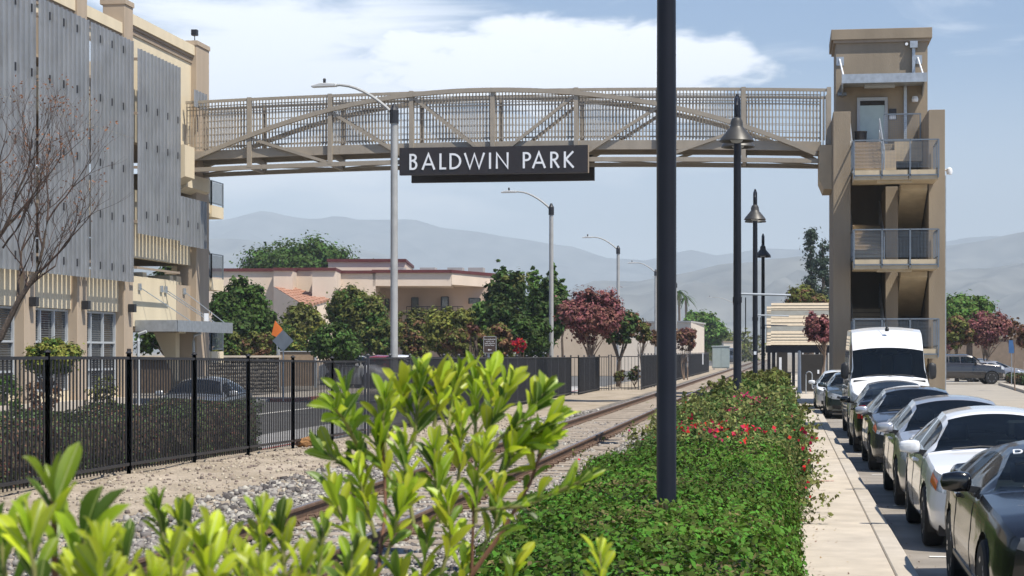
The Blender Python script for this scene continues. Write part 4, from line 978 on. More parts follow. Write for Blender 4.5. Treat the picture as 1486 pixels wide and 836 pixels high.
# plain low buildings further along
def hut(name, xa, xb, ytop, D, depth, m, label):
    a, b = W(xa, ytop, D), W(xb, ytop, D); t = thing(name, label, 'building', (a.x, a.y, 0)); d = Vector((-ST, CT, 0))*depth
    MB().prism([(a.x, a.y), (b.x, b.y), (b.x+d.x, b.y+d.y), (a.x+d.x, a.y+d.y)], 0, a.z, 'z').build('wall', m, t)
    MB().prism([(a.x-.1, a.y-.1), (b.x+.1, b.y-.1), (b.x+d.x+.1, b.y+d.y+.1), (a.x+d.x-.1, a.y+d.y+.1)], a.z, a.z+0.25, 'z').build('roof', m_trim, t)
m_beige = mat('beige stucco', (0.50, 0.40, 0.30), 0.9, var=0.06, scale=1)
m_pale = mat('pale stucco', (0.66, 0.58, 0.49), 0.9, var=0.05, scale=1)
hut('low_building', 800, 896, 466, 160, 12, m_beige, 'low beige building behind the pink crape myrtle')
hut('low_building', 893, 1000, 487, 200, 14, m_pale, 'pale flat building seen through the gap in the fence line')
a, b, c = W(985, 470, 235), W(1003, 468, 232), W(1022, 474, 250)
t = thing('corner_building', 'plain cream building with a sunlit end wall in front of the big green tree', 'building', (a.x, a.y, 0))
MB().prism([(a.x-8, a.y+1), (b.x, b.y), (c.x, c.y), (a.x-8, a.y+22)], 0, b.z, 'z').build('wall', m_pale, t); MB().prism([(a.x-8.1, a.y+0.8), (b.x, b.y-.2), (c.x+.2, c.y), (a.x-8, a.y+22)], b.z, b.z+0.2, 'z').build('roof', m_conc_g, t)
hut('low_building', 1092, 1118, 509, 430, 20, m_pale, 'tiny pale building far down the line at the end of the track')
hut('low_building', 1050, 1076, 497, 350, 20, m_pale, 'small white gabled building behind the utility cabinet')
hut('low_building', 1370, 1486, 492, 190, 20, mat('brown stucco', (0.2, 0.15, 0.11), 0.9), 'long low brown building behind the trees at the right edge')
# ------------------------------------------------------------------ trees
m_bark = mat('bark', (0.13, 0.095, 0.07), 0.95, var=0.3, scale=12, bump=0.5)
m_bark_p = mat('smooth bark', (0.26, 0.19, 0.14), 0.9, var=0.2, scale=8)
def foliage(name, col, trans=0.25, island=0.5): return mat(name, col, 0.65, var=0.3, scale=0.9, island=island, trans=trans, spec=0.18)
fg_dark = foliage('deep green leaves', (0.052, 0.090, 0.022)); fg_mid = foliage('mid green leaves', (0.058, 0.105, 0.020))
fg_olive = foliage('olive leaves', (0.125, 0.135, 0.032)); fg_yell = foliage('yellow green leaves', (0.20, 0.205, 0.04))
fg_pine = foliage('pine needles', (0.035, 0.055, 0.035), 0.1); fg_pink = foliage('pink blossom', (0.31, 0.115, 0.125), 0.3); fg_rose = foliage('dusky pink leaves', (0.17, 0.07, 0.06), 0.2)
fg_red = foliage('red bracts', (0.55, 0.02, 0.05), 0.3, 0.35); fg_magenta = foliage('magenta bracts', (0.62, 0.04, 0.16), 0.3, 0.35); fg_brown = foliage('russet leaves', (0.16, 0.085, 0.045), 0.2); fg_bright = foliage('bright green leaves', (0.10, 0.18, 0.035))
def ctree(name, label, X, Y, trunk_h, blobs, leafm, n_cl, per, leaf, r_cl, cat='tree', trunks=1, tr=0.14, group=None, second=None, frac=0.25, bark=None, base=0, shell=0.5, up=0.5):
    """blobs are relative to the foot of the trunk"""
    t = thing(name, label, cat, (X, Y, base), 0, group)
    P, Nn, cc = clumps(blobs, n_cl, r_cl, per, up=up, shell=shell)
    if second is not None:
        sel = np.repeat(rng.random(n_cl) < frac, per)
        o = link('blossom', leaf_mesh('blossom', P[sel], Nn[sel], leaf*(0.6+0.7*rng.random(sel.sum())), second), t, False); P, Nn = P[~sel], Nn[~sel]
    link('crown', leaf_mesh('crown', P, Nn, leaf*(0.6+0.8*rng.random(len(P))), leafm), t, False)
    mb = MB(); rr = random.Random(int(X*100+Y))
    for k in range(trunks):
        b = Vector((rr.uniform(-.1, .1)*trunks*0.6, rr.uniform(-.1, .1), 0)); hd = Vector((rr.uniform(-.35, .35)*(trunks > 1)+0.0, rr.uniform(-.2, .2), trunk_h))
        m = b.lerp(hd, 0.5)+Vector((rr.uniform(-.08, .08), 0, 0)); mb.tube([b - Vector((0, 0, .2)), m, hd], [tr*1.2, tr*0.9, tr*0.75], 7)
        for j in range(max(5, 9//trunks)):
            e = Vector(cc[rr.randrange(len(cc))]); e = hd.lerp(e, 0.85); q = hd.lerp(e, 0.5)+Vector((rr.uniform(-.2, .2), rr.uniform(-.2, .2), 0.1*trunk_h))
            mb.tube([hd, q, e], [tr*0.55, tr*0.32, tr*0.1], 5)
    mb.build('trunk', bark or m_bark, t, False, smooth=True)
    return t
def by_px(x0, x1, y0, y1, D):
    """centre and half extents of a crown that fills a photo box at depth D"""
    c = W((x0+x1)/2, 510, D); s = D/2700
    return c.x, c.y, (x1-x0)/2*s, EYE+(510-y1)*s, EYE+(510-y0)*s
def crown(x0, x1, y0, y1, D, name, label, leafm, n_cl, per, leaf, trunk=None, lobes=5, seed=1, main=.70, **kw):
    x, y, hw, zb, zt = by_px(x0, x1, y0, y1, D); h = (zt-zb)/2; zc = (zt+zb)/2; rr = random.Random(seed); n_cl = int(n_cl*1.5); lobes = lobes+4
    bl = [(0, 0, zc, hw*main, hw*main*.9, h*(main+.1))]
    for k in range(lobes):
        a = rr.uniform(-1, 1); bz_ = rr.uniform(-0.45, 0.5)
        w_ = math.sqrt(max(0.05, 1-bz_*bz_))
        bl.append((a*hw*0.62*w_, rr.uniform(-.4, .4)*hw, zc+bz_*h, hw*rr.uniform(.20, .40), hw*rr.uniform(.22, .4), h*rr.uniform(.20, .42)))
    tk = trunk if trunk is not None else max(0.5, zb*0.9)
    return ctree(name, label, x, y, tk, bl, leafm, n_cl, per, leaf, kw.pop('r_cl', hw*0.155), **kw)
crown(345, 532, 347, 450, 215, 'ficus_tree', 'broad dark green tree rising behind the pink building roof', fg_mid, 420, 60, 0.40, trunk=7, lobes=8, seed=3, tr=.5, main=.9)
crown(303, 392, 386, 520, 112, 'street_tree', 'tall green tree just right of the parking structure corner', fg_mid, 260, 60, 0.26, trunk=2.5, lobes=9, seed=4)
crown(185, 300, 372, 528, 103, 'street_tree', 'dark green tree seen through the open parking level and under the entrance canopy', fg_dark, 160, 55, 0.26, trunk=1.6, seed=44, second=fg_mid, frac=.3)
crown(300, 372, 455, 528, 106, 'street_tree', 'dark low leafy tree behind the entrance canopy', fg_dark, 120, 55, 0.24, trunk=1.2, seed=5)
crown(352, 412, 440, 512, 116, 'street_tree', 'dark green tree left of the diamond traffic sign', fg_mid, 110, 55, 0.24, trunk=1.6, seed=6)
crown(398, 486, 432, 520, 126, 'street_tree', 'loose yellow green tree over the brown mesh panels', fg_olive, 140, 55, 0.24, trunk=1.6, seed=7, second=fg_yell, frac=.3)
crown(470, 568, 406, 512, 122, 'street_tree', 'round olive green tree in front of the pink building', fg_olive, 260, 60, 0.24, trunk=2, lobes=8, seed=8, second=fg_mid, frac=.35)
crown(440, 532, 468, 528, 104, 'bush', 'spiky green bush behind the panel fence', fg_mid, 120, 60, 0.22, trunk=.6, seed=9, cat='bush')
crown(560, 640, 440, 520, 128, 'street_tree', 'olive brown tree behind the nearest grey street light', fg_olive, 150, 55, 0.24, trunk=1.6, seed=10, second=fg_brown, frac=.35)
crown(608, 690, 438, 522, 110, 'street_tree', 'yellow green shrubby tree under the balcony railing', fg_yell, 170, 60, 0.22, trunk=1.2, seed=11, second=fg_olive, frac=.5)
crown(640, 720, 470, 524, 104, 'bush', 'russet and yellow bush left of the brown notice sign', fg_olive, 110, 55, 0.2, trunk=.5, seed=12, second=fg_brown, frac=.4, cat='bush')
crown(672, 735, 430, 500, 118, 'street_tree', 'fresh green tree right of the balcony, in front of the dark tree', fg_bright, 120, 55, 0.22, trunk=1.5, seed=13)
crown(698, 776, 380, 512, 112, 'street_tree', 'tall dark green tree with thin top behind the brown notice sign', fg_dark, 260, 60, 0.26, trunk=2, lobes=9, seed=14, second=fg_olive, frac=.2)
crown(712, 738, 373, 420, 112, 'sapling', 'thin leafy top shoot of the tree standing left of the second street light', fg_mid, 22, 40, 0.2, trunk=6, lobes=3, seed=15, cat='tree', tr=.06)
crown(758, 832, 392, 514, 104, 'street_tree', 'dark dense tree in front of the second grey street light', fg_dark, 230, 60, 0.25, trunk=2, lobes=8, seed=16)
for a, b, c_, lab in ((762, 790, 378, 'pointed bright green tree top left of the second street light pole'), (788, 812, 372, 'pointed bright green tree top just behind the second street light pole'), (806, 826, 396, 'small pointed green tree top right of the second street light pole')):
    crown(a, b, c_, 470, 124, 'poplar_tree', lab, fg_bright, 70, 45, 0.22, trunk=3, lobes=5, seed=int(a), tr=.1)
crown(804, 910, 411, 506, 96, 'crape_myrtle', 'large pink flowering crape myrtle left of the thick black post', fg_rose, 330, 48, 0.16, trunk=1.7, lobes=9, seed=20, trunks=4, tr=.06, second=fg_pink, frac=.42, bark=m_bark_p, shell=.35)
crown(866, 932, 446, 508, 108, 'street_tree', 'dark green tree behind the pink crape myrtle', fg_dark, 120, 50, 0.2, trunk=1.5, seed=21, second=fg_brown, frac=.2)
crown(914, 948, 462, 504, 118, 'crape_myrtle', 'brownish green crape myrtle left of the thick black post', fg_olive, 60, 45, 0.18, trunk=1.5, seed=22, trunks=3, tr=.05, second=fg_brown, frac=.4, bark=m_bark_p)
crown(940, 984, 466, 506, 128, 'crape_myrtle', 'russet tree mostly hidden by the thick black post', fg_brown, 70, 45, 0.18, trunk=1.5, seed=23, trunks=3, tr=.05, bark=m_bark_p)
crown(974, 1016, 472, 512, 134, 'crape_myrtle', 'reddish crape myrtle in front of the cream end wall', fg_brown, 90, 45, 0.18, trunk=1.2, seed=24, trunks=3, tr=.05, second=fg_rose, frac=.45, bark=m_bark_p)
crown(986, 1058, 446, 514, 268, 'street_tree', 'big bright green tree beside the rails above the utility cabinet', fg_bright, 200, 60, 0.5, trunk=3, lobes=8, seed=25, tr=.4)
crown(1126, 1210, 408, 470, 132, 'street_tree', 'olive brown tree with pale blossom behind the platform shelter', fg_olive, 190, 50, 0.24, trunk=4, lobes=7, seed=26, second=fg_brown, frac=.3)
crown(1162, 1216, 447, 505, 92, 'crape_myrtle', 'deep pink crape myrtle against the left side of the stair tower', fg_rose, 150, 48, 0.14, trunk=1.9, lobes=6, seed=27, trunks=3, tr=.05, second=fg_pink, frac=.55, bark=m_bark_p)
crown(1352, 1462, 421, 500, 150, 'street_tree', 'large bright green tree right of the stair tower', fg_bright, 220, 60, 0.32, trunk=3, lobes=8, seed=28, tr=.3)
crown(1362, 1415, 452, 512, 128, 'street_tree', 'brown green tree close to the right side of the stair tower', fg_olive, 110, 50, 0.24, trunk=1.8, seed=29, second=fg_brown, frac=.5)
crown(1394, 1476, 446, 508, 129, 'crape_myrtle', 'rosy crape myrtle over the dark pickup truck', fg_rose, 220, 48, 0.18, trunk=1.6, lobes=8, seed=30, trunks=3, tr=.07, second=fg_pink, frac=.33, bark=m_bark_p)
crown(1462, 1530, 462, 512, 133, 'crape_myrtle', 'russet tree cut by the right edge of the picture', fg_brown, 90, 48, 0.2, trunk=1.6, seed=31, second=fg_rose, frac=.3, bark=m_bark_p)
crown(1366, 1384, 488, 512, 138, 'crape_myrtle', 'small bright pink tree beside the tower behind the pickup truck', fg_pink, 26, 40, 0.18, trunk=1.2, seed=32, second=fg_rose, frac=.3, bark=m_bark_p)
crown(1458, 1486, 455, 500, 99, 'sapling', 'thin sparse sapling in the hedge planter near the right edge', fg_brown, 22, 22, 0.12, trunk=2.2, lobes=4, seed=33, tr=.035, bark=m_bark_p)
# small far masses, one wood
P = []
for k in range(90):
    D = random.uniform(380, 520); px = random.choice([random.uniform(860, 1120), random.uniform(1020, 1070), random.uniform(1360, 1500), random.uniform(300, 760)]); c = W(px, 510, D)
    q, nn, _ = clumps([(c.x, c.y, 2.6, 4, 4, random.uniform(2.5, 5))], 12, 1.3, 22); P.append((q, nn))
q = np.concatenate([a for a, b in P]); nn = np.concatenate([b for a, b in P])
tag(link('distant_trees', leaf_mesh('distant_trees', q, nn, 0.9, fg_olive)), kind='stuff')
# two conifers beyond the shelter
def conifer(px, D, top, wpx, label, sd_):
    c = W(px, 510, D); t = thing('conifer_tree', label, 'tree', (c.x, c.y, 0)); h = EYE+(510-top)*D/2700; w_ = wpx/2*D/2700; rr = random.Random(sd_)
    mb = MB(); mb.tube([(0, 0, 0), (0.1, 0, h*.5), (0, 0, h*.98)], [.4, .25, .04], 7); bl = []
    for k in range(46):
        f = rr.uniform(.28, .99); a = rr.uniform(0, 6.28); ll = w_*(1.15-f)*rr.uniform(.7, 1.5); z = h*f
        e = (ll*math.cos(a), ll*math.sin(a), z+rr.uniform(-.1, .3)); mb.tube([(0, 0, z-.3), e], [.07, .02], 4); bl.append((e[0]*.75, e[1]*.75, e[2], ll*.38+.25, ll*.38+.25, .42))
    bl.append((0, 0, h*.97, .4, .4, .8)); mb.build('trunk', m_bark, t, False)
    P, Nn, _ = clumps(bl, 170, .5, 40, shell=.2); link('crown', leaf_mesh('crown', P, Nn, .32, fg_pine), t, False)
conifer(1176, 200, 334, 30, 'slim tall dark conifer standing left of its wider neighbour by the tower', 5); conifer(1194, 195, 350, 38, 'wider dark conifer right beside the stair tower', 6)
# palms far down the line
def palm(px, D, top, label, sd_):
    c = W(px, 510, D); t = thing('palm_tree', label, 'tree', (c.x, c.y, 0)); h = EYE+(510-top)*D/2700; rr = random.Random(sd_)
    MB().tube([(0, 0, 0), (0.15, 0, h*.5), (0, 0, h)], [.3, .22, .2], 7).build('trunk', m_bark_p, t, False); mb = MB()
    for k in range(34):
        a = rr.uniform(0, 6.28); up_ = rr.uniform(-.6, 1.0); pr = Vector((0, 0, h))
        for j in range(1, 6):
            f = j/5; q = Vector((math.cos(a)*2.3*f, math.sin(a)*2.3*f, h+up_*1.7*f-1.5*f*f)); s = Vector((-math.sin(a), math.cos(a), 0))*0.22*(1-f*.7); mb.add([pr-s, pr+s, q+s*.7, q-s*.7], [(0, 1, 2, 3)]); pr = q
    mb.build('crown', fg_mid, t, False, fix=False)
palm(985, 330, 424, 'far palm tree with a shaggy head right of the thick black post', 1); palm(995, 350, 432, 'second far palm just right of the other one, lower', 2)
# the understory behind the fence
for k, (a, b_, c_, D_, m, m2, lab) in enumerate(((306, 352, 478, 100, fg_mid, fg_olive, 'green shrub at the foot of the parking structure corner, behind the stone wall'), (345, 402, 476, 104, fg_olive, fg_brown, 'brownish shrub behind the coping of the stone wall'), (384, 446, 466, 118, fg_mid, fg_yell, 'green shrub between the diamond sign and the mesh panels'),
    (520, 586, 458, 116, fg_olive, fg_mid, 'olive shrub just left of the nearest street light'), (572, 628, 470, 118, fg_olive, fg_brown, 'brown olive shrub just right of the nearest street light'), (640, 706, 452, 120, fg_mid, fg_olive, 'mid green shrub left of the brown notice sign, behind the russet one'),
    (700, 752, 462, 100, fg_brown, fg_olive, 'russet shrub behind the brown notice sign'), (740, 806, 455, 98, fg_dark, fg_mid, 'dark shrub at the foot of the second street light'))):
    crown(a, b_, c_, 532, D_, 'bush', lab, m, 110, 48, .2, trunk=.4, lobes=6, seed=70+k, cat='bush', second=m2, frac=.4)
# bougainvillea in red by the notice sign
crown(738, 768, 488, 514, 90, 'bougainvillea', 'bright red bougainvillea just behind the fence beside the brown notice sign', fg_mid, 30, 36, 0.12, trunk=.6, seed=40, second=fg_red, frac=.7, cat='shrub')
crown(676, 700, 466, 486, 100, 'bougainvillea', 'dark red flowering shrub under the fresh green tree', fg_brown, 22, 36, 0.14, trunk=1.0, seed=41, second=fg_rose, frac=.5, cat='shrub')
# little tree in front of the ground floor windows and shrubs along the planter
crown(26, 118, 486, 548, 50, 'small_tree', 'small round yellow green tree in front of the ground floor windows', fg_yell, 190, 50, 0.10, trunk=.9, lobes=7, seed=42, second=fg_mid, frac=.35, tr=.06)
for px, w_, m, lab, s in ((10, 40, fg_mid, 'green shrub at the left edge below the first window', 51), (62, 44, fg_brown, 'russet shrub under the small yellow green tree', 52), (150, 34, fg_olive, 'low sparse shrub below the third window', 53)):
    x, y, hw, zb, zt = by_px(px-w_/2, px+w_/2, 540, 600, 58); ctree('shrub', lab, x, y, .3, [(0, 0, .7, hw, .5, .65)], m, 40, 40, .09, .16, cat='shrub', tr=.03)
# bushes seen through the open fence panel
for a, b, c_, lab, m, s in ((885, 912, 534, 'olive bush at the left of the open fence panel', fg_olive, 61), (908, 932, 530, 'pale green bush at the right of the open fence panel', fg_mid, 62)):
    crown(a, b, c_, 556, 103, 'bush', lab, m, 40, 40, .1, trunk=.2, seed=s, cat='bush', second=fg_brown, frac=.4, tr=.03)
# hedge in the planter at the right
def hedge_blob(name, label, segs, m, dens, leaf, cat='hedge', second=None, frac=.2, seed=1):
    """segs: list of boxes x0,x1,y0,y1,z0,z1 whose surface is packed with leaves over a dense twiggy core"""
    t = thing(name, label, cat, ((segs[0][0]+segs[0][1])/2, (segs[0][2]+segs[0][3])/2, segs[0][4])); P = []; Nn = []; core = MB()
    for x0, x1, y0, y1, z0, z1 in segs:
        dx, dy, dz = x1-x0, y1-y0, z1-z0; A = [dx*dy, dx*dz, dx*dz, dy*dz, dy*dz]
        for f, a in enumerate(A):
            n = int(a*dens); u, v = rng.random(n), rng.random(n); dep = rng.random(n)**1.5*0.16-0.03
            if f == 0: p = np.stack([x0+dx*u, y0+dy*v, z1-dep], 1); nrm = (0, 0, 1)
            elif f == 1: p = np.stack([x0+dx*u, y0+dep, z0+dz*v], 1); nrm = (0, -1, .5)
            elif f == 2: p = np.stack([x0+dx*u, y1-dep, z0+dz*v], 1); nrm = (0, 1, .5)
            elif f == 3: p = np.stack([x0+dep, y0+dy*u, z0+dz*v], 1); nrm = (-1, 0, .5)
            else: p = np.stack([x1-dep, y0+dy*u, z0+dz*v], 1); nrm = (1, 0, .5)
            p = p + np.stack([0.07*np.sin(p[:, 1]*2.1+p[:, 2]*3), 0.05*np.sin(p[:, 0]*3), 0.05*np.sin(p[:, 1]*1.7+p[:, 0]*2.3)], 1)
            P.append(p); Nn.append(np.array(nrm)+rng.normal(size=p.shape)*.6)
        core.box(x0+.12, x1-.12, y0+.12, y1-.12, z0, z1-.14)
    P = np.concatenate(P); Nn = np.concatenate(Nn)
    if second is not None:
        s = rng.random(len(P)) < frac*(0.5+np.sin(P[:, 1]*1.3)*.5); o = link('young_leaves', leaf_mesh('young_leaves', P[s], Nn[s], leaf*(.6+.7*rng.random(s.sum())), second), t); P, Nn = P[~s], Nn[~s]
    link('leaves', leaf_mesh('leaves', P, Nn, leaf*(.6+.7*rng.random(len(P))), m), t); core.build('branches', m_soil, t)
    return t
fg_hedge = foliage('hedge leaves', (0.065, 0.085, 0.032), .12, .95); fg_hedge2 = foliage('reddish hedge leaves', (0.16, 0.075, 0.055), .12, .5)
hedge_blob('clipped_hedge', 'long clipped dark green hedge right behind the black metal fence', [(-12.6, -10.75, 20, 37.6, 0.0, 1.08)], fg_hedge, 620, 0.055, second=fg_hedge2, frac=.30)
hedge_blob('planter_hedge', 'low clipped hedge in the raised planter in front of the dark pickup truck', [(13.5, 22, 102, 118, 0.17, 0.72)], fg_hedge, 140, 0.13, second=fg_brown, frac=.4)
hedge_blob('planter_hedge', 'reddish low planter hedge at the right edge, in front of the greener one', [(12.6, 22, 90, 101.4, 0.17, 0.66)], fg_brown, 140, 0.13, second=fg_hedge, frac=.4)

# ------------------------------------------------------------------ bare tree at the left
bt = thing('bare_tree', 'leafless brown tree with a fan of fine twigs at the left edge', 'tree', (*W(-150, 510, 33)[:2], 0))
rb = random.Random(11); limbs = MB(); twigs = MB(); budsP = []
def grow(p, d, L, r, depth):
    n = 4; pts = [p]; q = p; dd = d
    for k in range(n):
        dd = (dd + Vector((rb.uniform(-.17, .17), rb.uniform(-.17, .17), rb.uniform(-.04, .12)))).normalized(); q = q + dd*L/n; pts.append(q)
    (limbs if depth < 2 else twigs).tube(pts, [r*(1-0.45*k/n) for k in range(n+1)], 7 if depth < 2 else (4 if depth < 4 else 3), cap=False)
    if depth >= 6: 
        if rb.random() < .35: budsP.append(tuple(q))
        return
    for k in range(3 if depth < 5 else 2):
        s = pts[rb.choice([2, 3, 4, 4])] if k else pts[-1]
        nd = (dd + Vector((rb.uniform(-.75, .75), rb.uniform(-.75, .75), rb.uniform(-.25, .7)))).normalized()
        grow(s, nd, L*rb.uniform(.62, .85), r*0.55, depth+1)
b0 = W(-150, 510, 33); b0.z = 0; b1 = W(-110, 520, 33); limbs.tube([b0, b0.lerp(b1, .5)+Vector((0.05, 0, 0)), b1], [.13, .11, .09], 9)
e1 = W(0, 492, 32.5); limbs.tube([b1, W(-50, 512, 33), e1], [.085, .07, .06], 8)
e2 = W(52, 398, 32.3); limbs.tube([e1, W(25, 440, 32.4), e2], [.06, .048, .04], 7, cap=False)
grow(e2, Vector((.35, -.1, .9)).normalized(), .95, .032, 1); grow(e2, Vector((.9, .1, .5)).normalized(), .75, .026, 2); grow(W(25, 440, 32.4), Vector((-.2, .2, 1)).normalized(), .95, .03, 1)
e3 = W(8, 330, 33); limbs.tube([b1, W(-60, 430, 33), e3], [.075, .05, .035], 7, cap=False)
grow(e3, Vector((.3, -.1, 1)).normalized(), .95, .03, 1); grow(e3, Vector((.65, .2, .7)).normalized(), .9, .026, 1); grow(W(-60, 430, 33), Vector((.5, .1, .8)).normalized(), 1.0, .03, 1)
for q_, d_ in (((30, 430, 32.4), (.8, 0, .7)), ((40, 415, 32.3), (-.3, .1, 1)), ((4, 360, 33), (.5, -.2, .8)), ((15, 455, 32.4), (.5, .2, 1)), ((0, 300, 33), (-.1, .1, 1)), ((-20, 400, 33), (.4, 0, 1))): grow(W(*q_), Vector(d_).normalized(), .8, .022, 2)
limbs.build('trunk', m_bark, bt, smooth=True); tag(twigs.build('twigs', mat('twig bark', (0.085, 0.055, 0.042), 0.95), bt, fix=False), kind='stuff')
bp = np.array(budsP); bp = np.repeat(bp, 2, 0) + rng.normal(size=(len(bp)*2, 3))*.03
tag(link('dead_leaves', leaf_mesh('dead_leaves', bp, rng.normal(size=bp.shape), .05, mat('dead leaf', (0.24, 0.11, 0.055), .9)), bt), kind='stuff')

# ------------------------------------------------------------------ planting between the rails and the pavement
def top_h(x, y):
    base = 0.97 + 0.04*math.sin(y*.7) + 0.10*noise.noise(Vector((x*1.1, y*.6, 1))) + .05*noise.noise(Vector((x*3.1, y*2.4, 5)))
    return base + 0.24*smooth(19, 26, y)*smooth(-2.2, -1.0, x) - .22*smooth(-1.2, -2.2, x)*smooth(17, 24, y) + (0.34*noise.noise(Vector((x*.8, y*.30, 9))) + .14*noise.noise(Vector((x*2.2, y*.9, 4))))*smooth(19, 25, y)
def left_edge(y): return float(np.interp(y, [4, 9, 14, 22, 34, 50, 72], [-1.75, -1.8, -2.1, -2.25, -2.2, -1.95, -1.8])) + .14*noise.noise(Vector((y*.9, 0, 2)))
def right_edge(y): return 0.12 + .10*noise.noise(Vector((y*1.3, 4, 2))) + (.14*smooth(20, 26, y)*(1-smooth(38, 48, y)))
def surf(u, y):
    """u 0..1 runs over the cross section: left side, top, right side"""
    xl, xr = left_edge(y), right_edge(y); 
    if u < .2: t = u/.2; x = xl + .10*(1-(1-t)**2); z = .15 + (top_h(xl+.2, y)-.15)*t; x = xl+.22*t*t; nrm = (-1, 0, .5)
    elif u > .8: t = (1-u)/.2; z = .13 + (top_h(xr-.2, y)-.13)*t; x = xr-.20*t*t; nrm = (1, 0, .5)
    else: t = (u-.2)/.6; x = xl+.22+(xr-xl-.42)*t; z = top_h(x, y); e = min(t, 1-t); nrm = ((t-.5)*.7, -.15, 1)
    return x, z, nrm
m_stem_s = mat('shoot bark', (.10, .085, .05), .8)
def planting(name, label, y0, y1, n, leaf, m, kind=None, second=None, frac=0, flowers=None, nfl=0, core=True, cat='shrub', jit=.06, shoots=0):
    t = thing(name, label, cat, (-1.1, (y0+y1)/2, 0)) 
    U = rng.random(n); Yv = y0+(y1-y0)*rng.random(n)**(1.25 if y1-y0 > 5 else 1.0); P = np.zeros((n, 3)); Nn = np.zeros((n, 3))
    for i in range(n):
        u = U[i]; x, z, nr = surf(u, Yv[i]); d = random.random()**2*.14
        P[i] = (x-nr[0]*d*.5, Yv[i], z-nr[2]*d); Nn[i] = nr
    P += rng.normal(size=P.shape)*[jit*.6, jit*.6, jit*.35]; Nn = Nn+rng.normal(size=Nn.shape)*.55
    if second is not None:
        v = np.array([noise.noise(Vector((a*1.7, b*1.1, 3))) for a, b in P[:, :2]]); s = (v + rng.random(n)*.5) > (1-frac)
        link('pale_leaves', leaf_mesh('pale_leaves', P[s], Nn[s], leaf*(.6+.8*rng.random(s.sum())), second, .5, .06), t); P, Nn = P[~s], Nn[~s]
    if cat == 'hedge':
        v = np.array([noise.noise(Vector((a*1.3+7, b*.9, 8)))+.35*noise.noise(Vector((a*5, b*5, 2))) for a, b in P[:, :2]])
        dry = (v > .30) & (rng.random(len(P)) < .45); gap_ = (v < -.38) & (rng.random(len(P)) < .55)
        link('dry_leaves', leaf_mesh('dry_leaves', P[dry], Nn[dry], leaf*(.5+.7*rng.random(dry.sum())), fg_gc3, .5, .1), t); k_ = ~(dry | gap_); P, Nn = P[k_], Nn[k_]
    link('leaves', leaf_mesh('leaves', P, Nn, leaf*(.5+.9*rng.random(len(P))), m, .62, .06), t)
    if flowers is not None:
        Q = []
        for cx, cy, k in flowers:
            for _ in range(k):
                x = cx+random.gauss(0, .13); y = cy+random.gauss(0, .42); x = min(x, right_edge(y)+.12)
                Q.append((x, y, top_h(min(x, right_edge(y)-.25), y)*(1 if x < right_edge(y)-.1 else random.uniform(.35, .9))+random.uniform(.0, .09)))
        Q = np.array(Q); link('flowers', leaf_mesh('flowers', Q, rng.normal(size=Q.shape)+[0, -.5, .7], .050, nfl, .9, .15), t)['kind'] = 'stuff'
    if shoots:
        sb = MB(); Q = []
        for _ in range(shoots):
            u = random.random(); y = random.uniform(y0, y1); x, z, nr = surf(u, y); d = Vector((nr[0]*.6+random.gauss(0, .5), random.gauss(0, .5), max(.5, nr[2])+random.uniform(0, .8))).normalized(); p_ = Vector((x, y, z-.1)); pts = [p_]
            for k in range(5): p_ = p_+d*random.uniform(.05, .10); d = (d+Vector((nr[0]*.15, 0, -.13))).normalized(); pts.append(p_)
            sb.tube(pts, [.006, .005, .004, .003, .002, .0015], 3)
            for q_ in pts[1:]:
                for _k in range(5): Q.append(tuple(q_+Vector((random.gauss(0, .028), random.gauss(0, .028), random.gauss(0, .028)))))
        Q = np.array(Q); tag(sb.build('shoots', m_stem_s, t, fix=False), kind='stuff'); link('shoot_leaves', leaf_mesh('shoot_leaves', Q, rng.normal(size=Q.shape)+[0, 0, .6], leaf*(.6+.7*rng.random(len(Q))), second, .6, .08), t)
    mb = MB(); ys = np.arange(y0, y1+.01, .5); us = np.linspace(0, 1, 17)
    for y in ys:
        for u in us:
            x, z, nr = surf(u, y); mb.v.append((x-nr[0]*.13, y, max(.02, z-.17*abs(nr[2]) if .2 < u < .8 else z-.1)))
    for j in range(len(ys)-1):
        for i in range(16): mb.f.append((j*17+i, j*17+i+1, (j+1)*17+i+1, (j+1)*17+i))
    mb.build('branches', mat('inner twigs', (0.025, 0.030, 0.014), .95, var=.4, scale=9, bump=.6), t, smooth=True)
    return t
fg_gc = foliage('ground cover leaves', (0.070, 0.135, 0.014), .2, .75); fg_gc2 = foliage('young ground cover leaves', (0.11, 0.18, 0.03), .25, .5); fg_gc3 = foliage('dry ground cover leaves', (.15, .12, .05), .2, .5); fg_bg = foliage('bougainvillea leaves', (0.075, 0.125, 0.028), .25, .6); fg_bg2 = foliage('yellow green bougainvillea leaves', (0.20, 0.215, 0.065), .25, .5)
planting('green_hedge', 'dense waist-high bank of small glossy green leaves beside the pavement, nearest to the camera', 5.5, 21.2, 88000, .042, fg_gc, second=fg_gc2, frac=.24, cat='hedge', jit=.05)
planting('bougainvillea_shrub', 'wide bougainvillea with the long band of red flowers across the planting', 21.2, 27.5, 21000, .055, fg_bg, second=fg_bg2, frac=.5, shoots=110, flowers=[(-2.0, 22.6, 7), (-1.65, 22.4, 12), (-1.35, 23.0, 24), (-1.15, 22.3, 26), (-.9, 21.9, 34), (-.72, 21.7, 22), (-.45, 21.9, 26), (-.3, 22.3, 8), (-2.25, 22.9, 8), (.24, 24.0, 18), (.25, 21.9, 9), (.2, 26, 7), (.3, 24.6, 7), (-.6, 24.5, 6), (-1.3, 25.5, 5)], nfl=fg_red, jit=.09)
